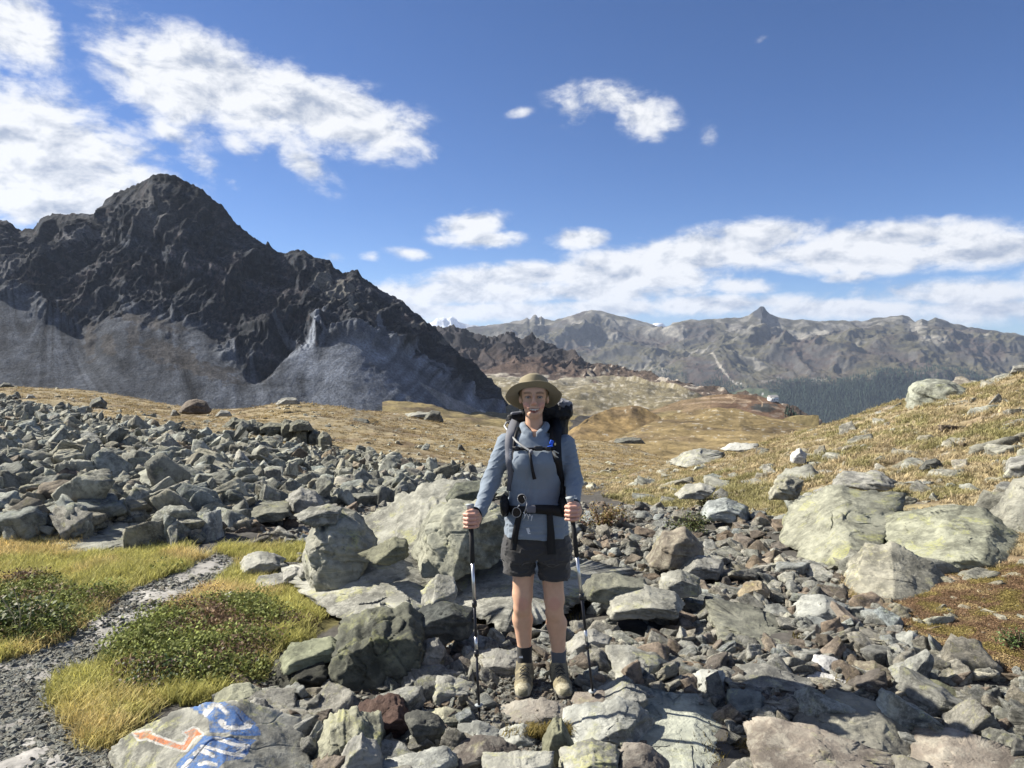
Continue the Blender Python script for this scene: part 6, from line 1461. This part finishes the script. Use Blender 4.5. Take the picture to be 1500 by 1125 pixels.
# ================================================================ trekking poles (each a thing)
M_foam = plain('black_foam', (.02,.02,.02), .85); M_alu = plain('silver_aluminium', (.60,.61,.62), .28, .9, var=.04); M_dkalu = plain('black_anodised', (.03,.03,.035), .35, .5); M_knob = plain('grey_rubber', (.30,.33,.34), .6); M_cork = plain('cork_grip', (.33,.20,.12), .8)
def pole(top, grip, tip, cuts, label):
    """tip and top in metres; cuts: shares of the length from the top where the sections change"""
    top, tip = Vector(top), Vector(tip); e = empty('trekking_pole', tuple(tip)); tag(e, label, 'trekking pole'); at = lambda t: tuple(top.lerp(tip, t) - tip)
    tube('knob', [at(-.008), at(-.004), at(.004), at(.016)], .024, M_knob, e, 16, True, .017)
    tube('handle', [at(.014), at(.05), at(.105)], .015, M_cork, e, 12, True, .014)
    tube('foam_grip', [at(.105), at(cuts[0])], .0125, M_foam, e, 12)
    tube('upper_shaft', [at(cuts[0]), at(cuts[1])], .0088, M_alu, e, 12)
    tube('clamp', [at(cuts[1] - .010), at(cuts[1] + .014)], .0135, M_plast, e, 12); 
    tube('middle_shaft', [at(cuts[1]), at(cuts[2])], .0078, M_dkalu, e, 12)
    tube('silver_band', [at(cuts[2] - .075), at(cuts[2] - .005)], .0083, M_alu, e, 12)
    tube('clamp', [at(cuts[2] - .010), at(cuts[2] + .014)], .0130, M_plast, e, 12)
    tube('lower_shaft', [at(cuts[2]), at(.955)], .0066, M_dkalu, e, 12)
    tube('basket', [at(.925), at(.933)], .022, M_knob if 'right' in label else M_plast, e, 16, True, .014); tube('tip', [at(.955), at(1.0)], .006, M_dkalu, e, 8, True, .0025)
    return e, at
tl = P(702.5, 1056, 3.66); tl[2] = max(tl[2], 0) * 0 + tl[2]; tr = P(870.5, 1034, 3.80)
def thru(tip, g, py_top):
    """top end of the pole that starts at the tip and passes through the fist"""
    tip, g = np.array(tip), np.array(g); d = g - tip
    best = min(np.linspace(1.0, 1.12, 200), key=lambda k: abs(float(unproject(tip + d*k)[1]) - py_top)); return tip + d*best
topL = thru(tl, GL, 741); topR = thru(tr, GR, 731)
poleL, atL = pole(topL, GL, tl, (.265, .455, .685), 'trekking pole with silver upper shaft held on the left of the picture, leaning almost upright')
poleR, atR = pole(topR, GR, tr, (.270, .460, .700), 'trekking pole with pale basket held on the right of the picture')
for e_, g, s_ in ((poleL, GL, 1), (poleR, GR, 1)):
    o = Vector(e_.location); c = Vector(g)
    ribbon('wrist_strap', [c + Vector(v) - o for v in ((.004, -.01, .062), (.034, .02, .050), (.052, .035, .015), (.050, .035, -.02), (.030, .01, -.045))], .014, .003, M_black, e_, (1, -.4, .2))
# ---------------------------------------------------------------- the air
hx = [-9000, 13500]; hy = [-200, 28000]; hz = [-1700, 1020]
V = [(x, y, z) for x in hx for y in hy for z in hz]
me = mk_mesh('haze', V, [(0,1,3,2),(4,6,7,5),(0,4,5,1),(2,3,7,6),(0,2,6,4),(1,5,7,3)], False)
m_, t = new_mat('haze_air'); 
pv = t.node('ShaderNodeVolumePrincipled', {'Color': (.66, .78, 1.0, 1), 'Density': 2.3e-5, 'Anisotropy': .2})
t.node('ShaderNodeOutputMaterial', {'Volume': pv.outputs[0]})
hz_o = add('haze', me, m_); tag(hz_o, kind='stuff')
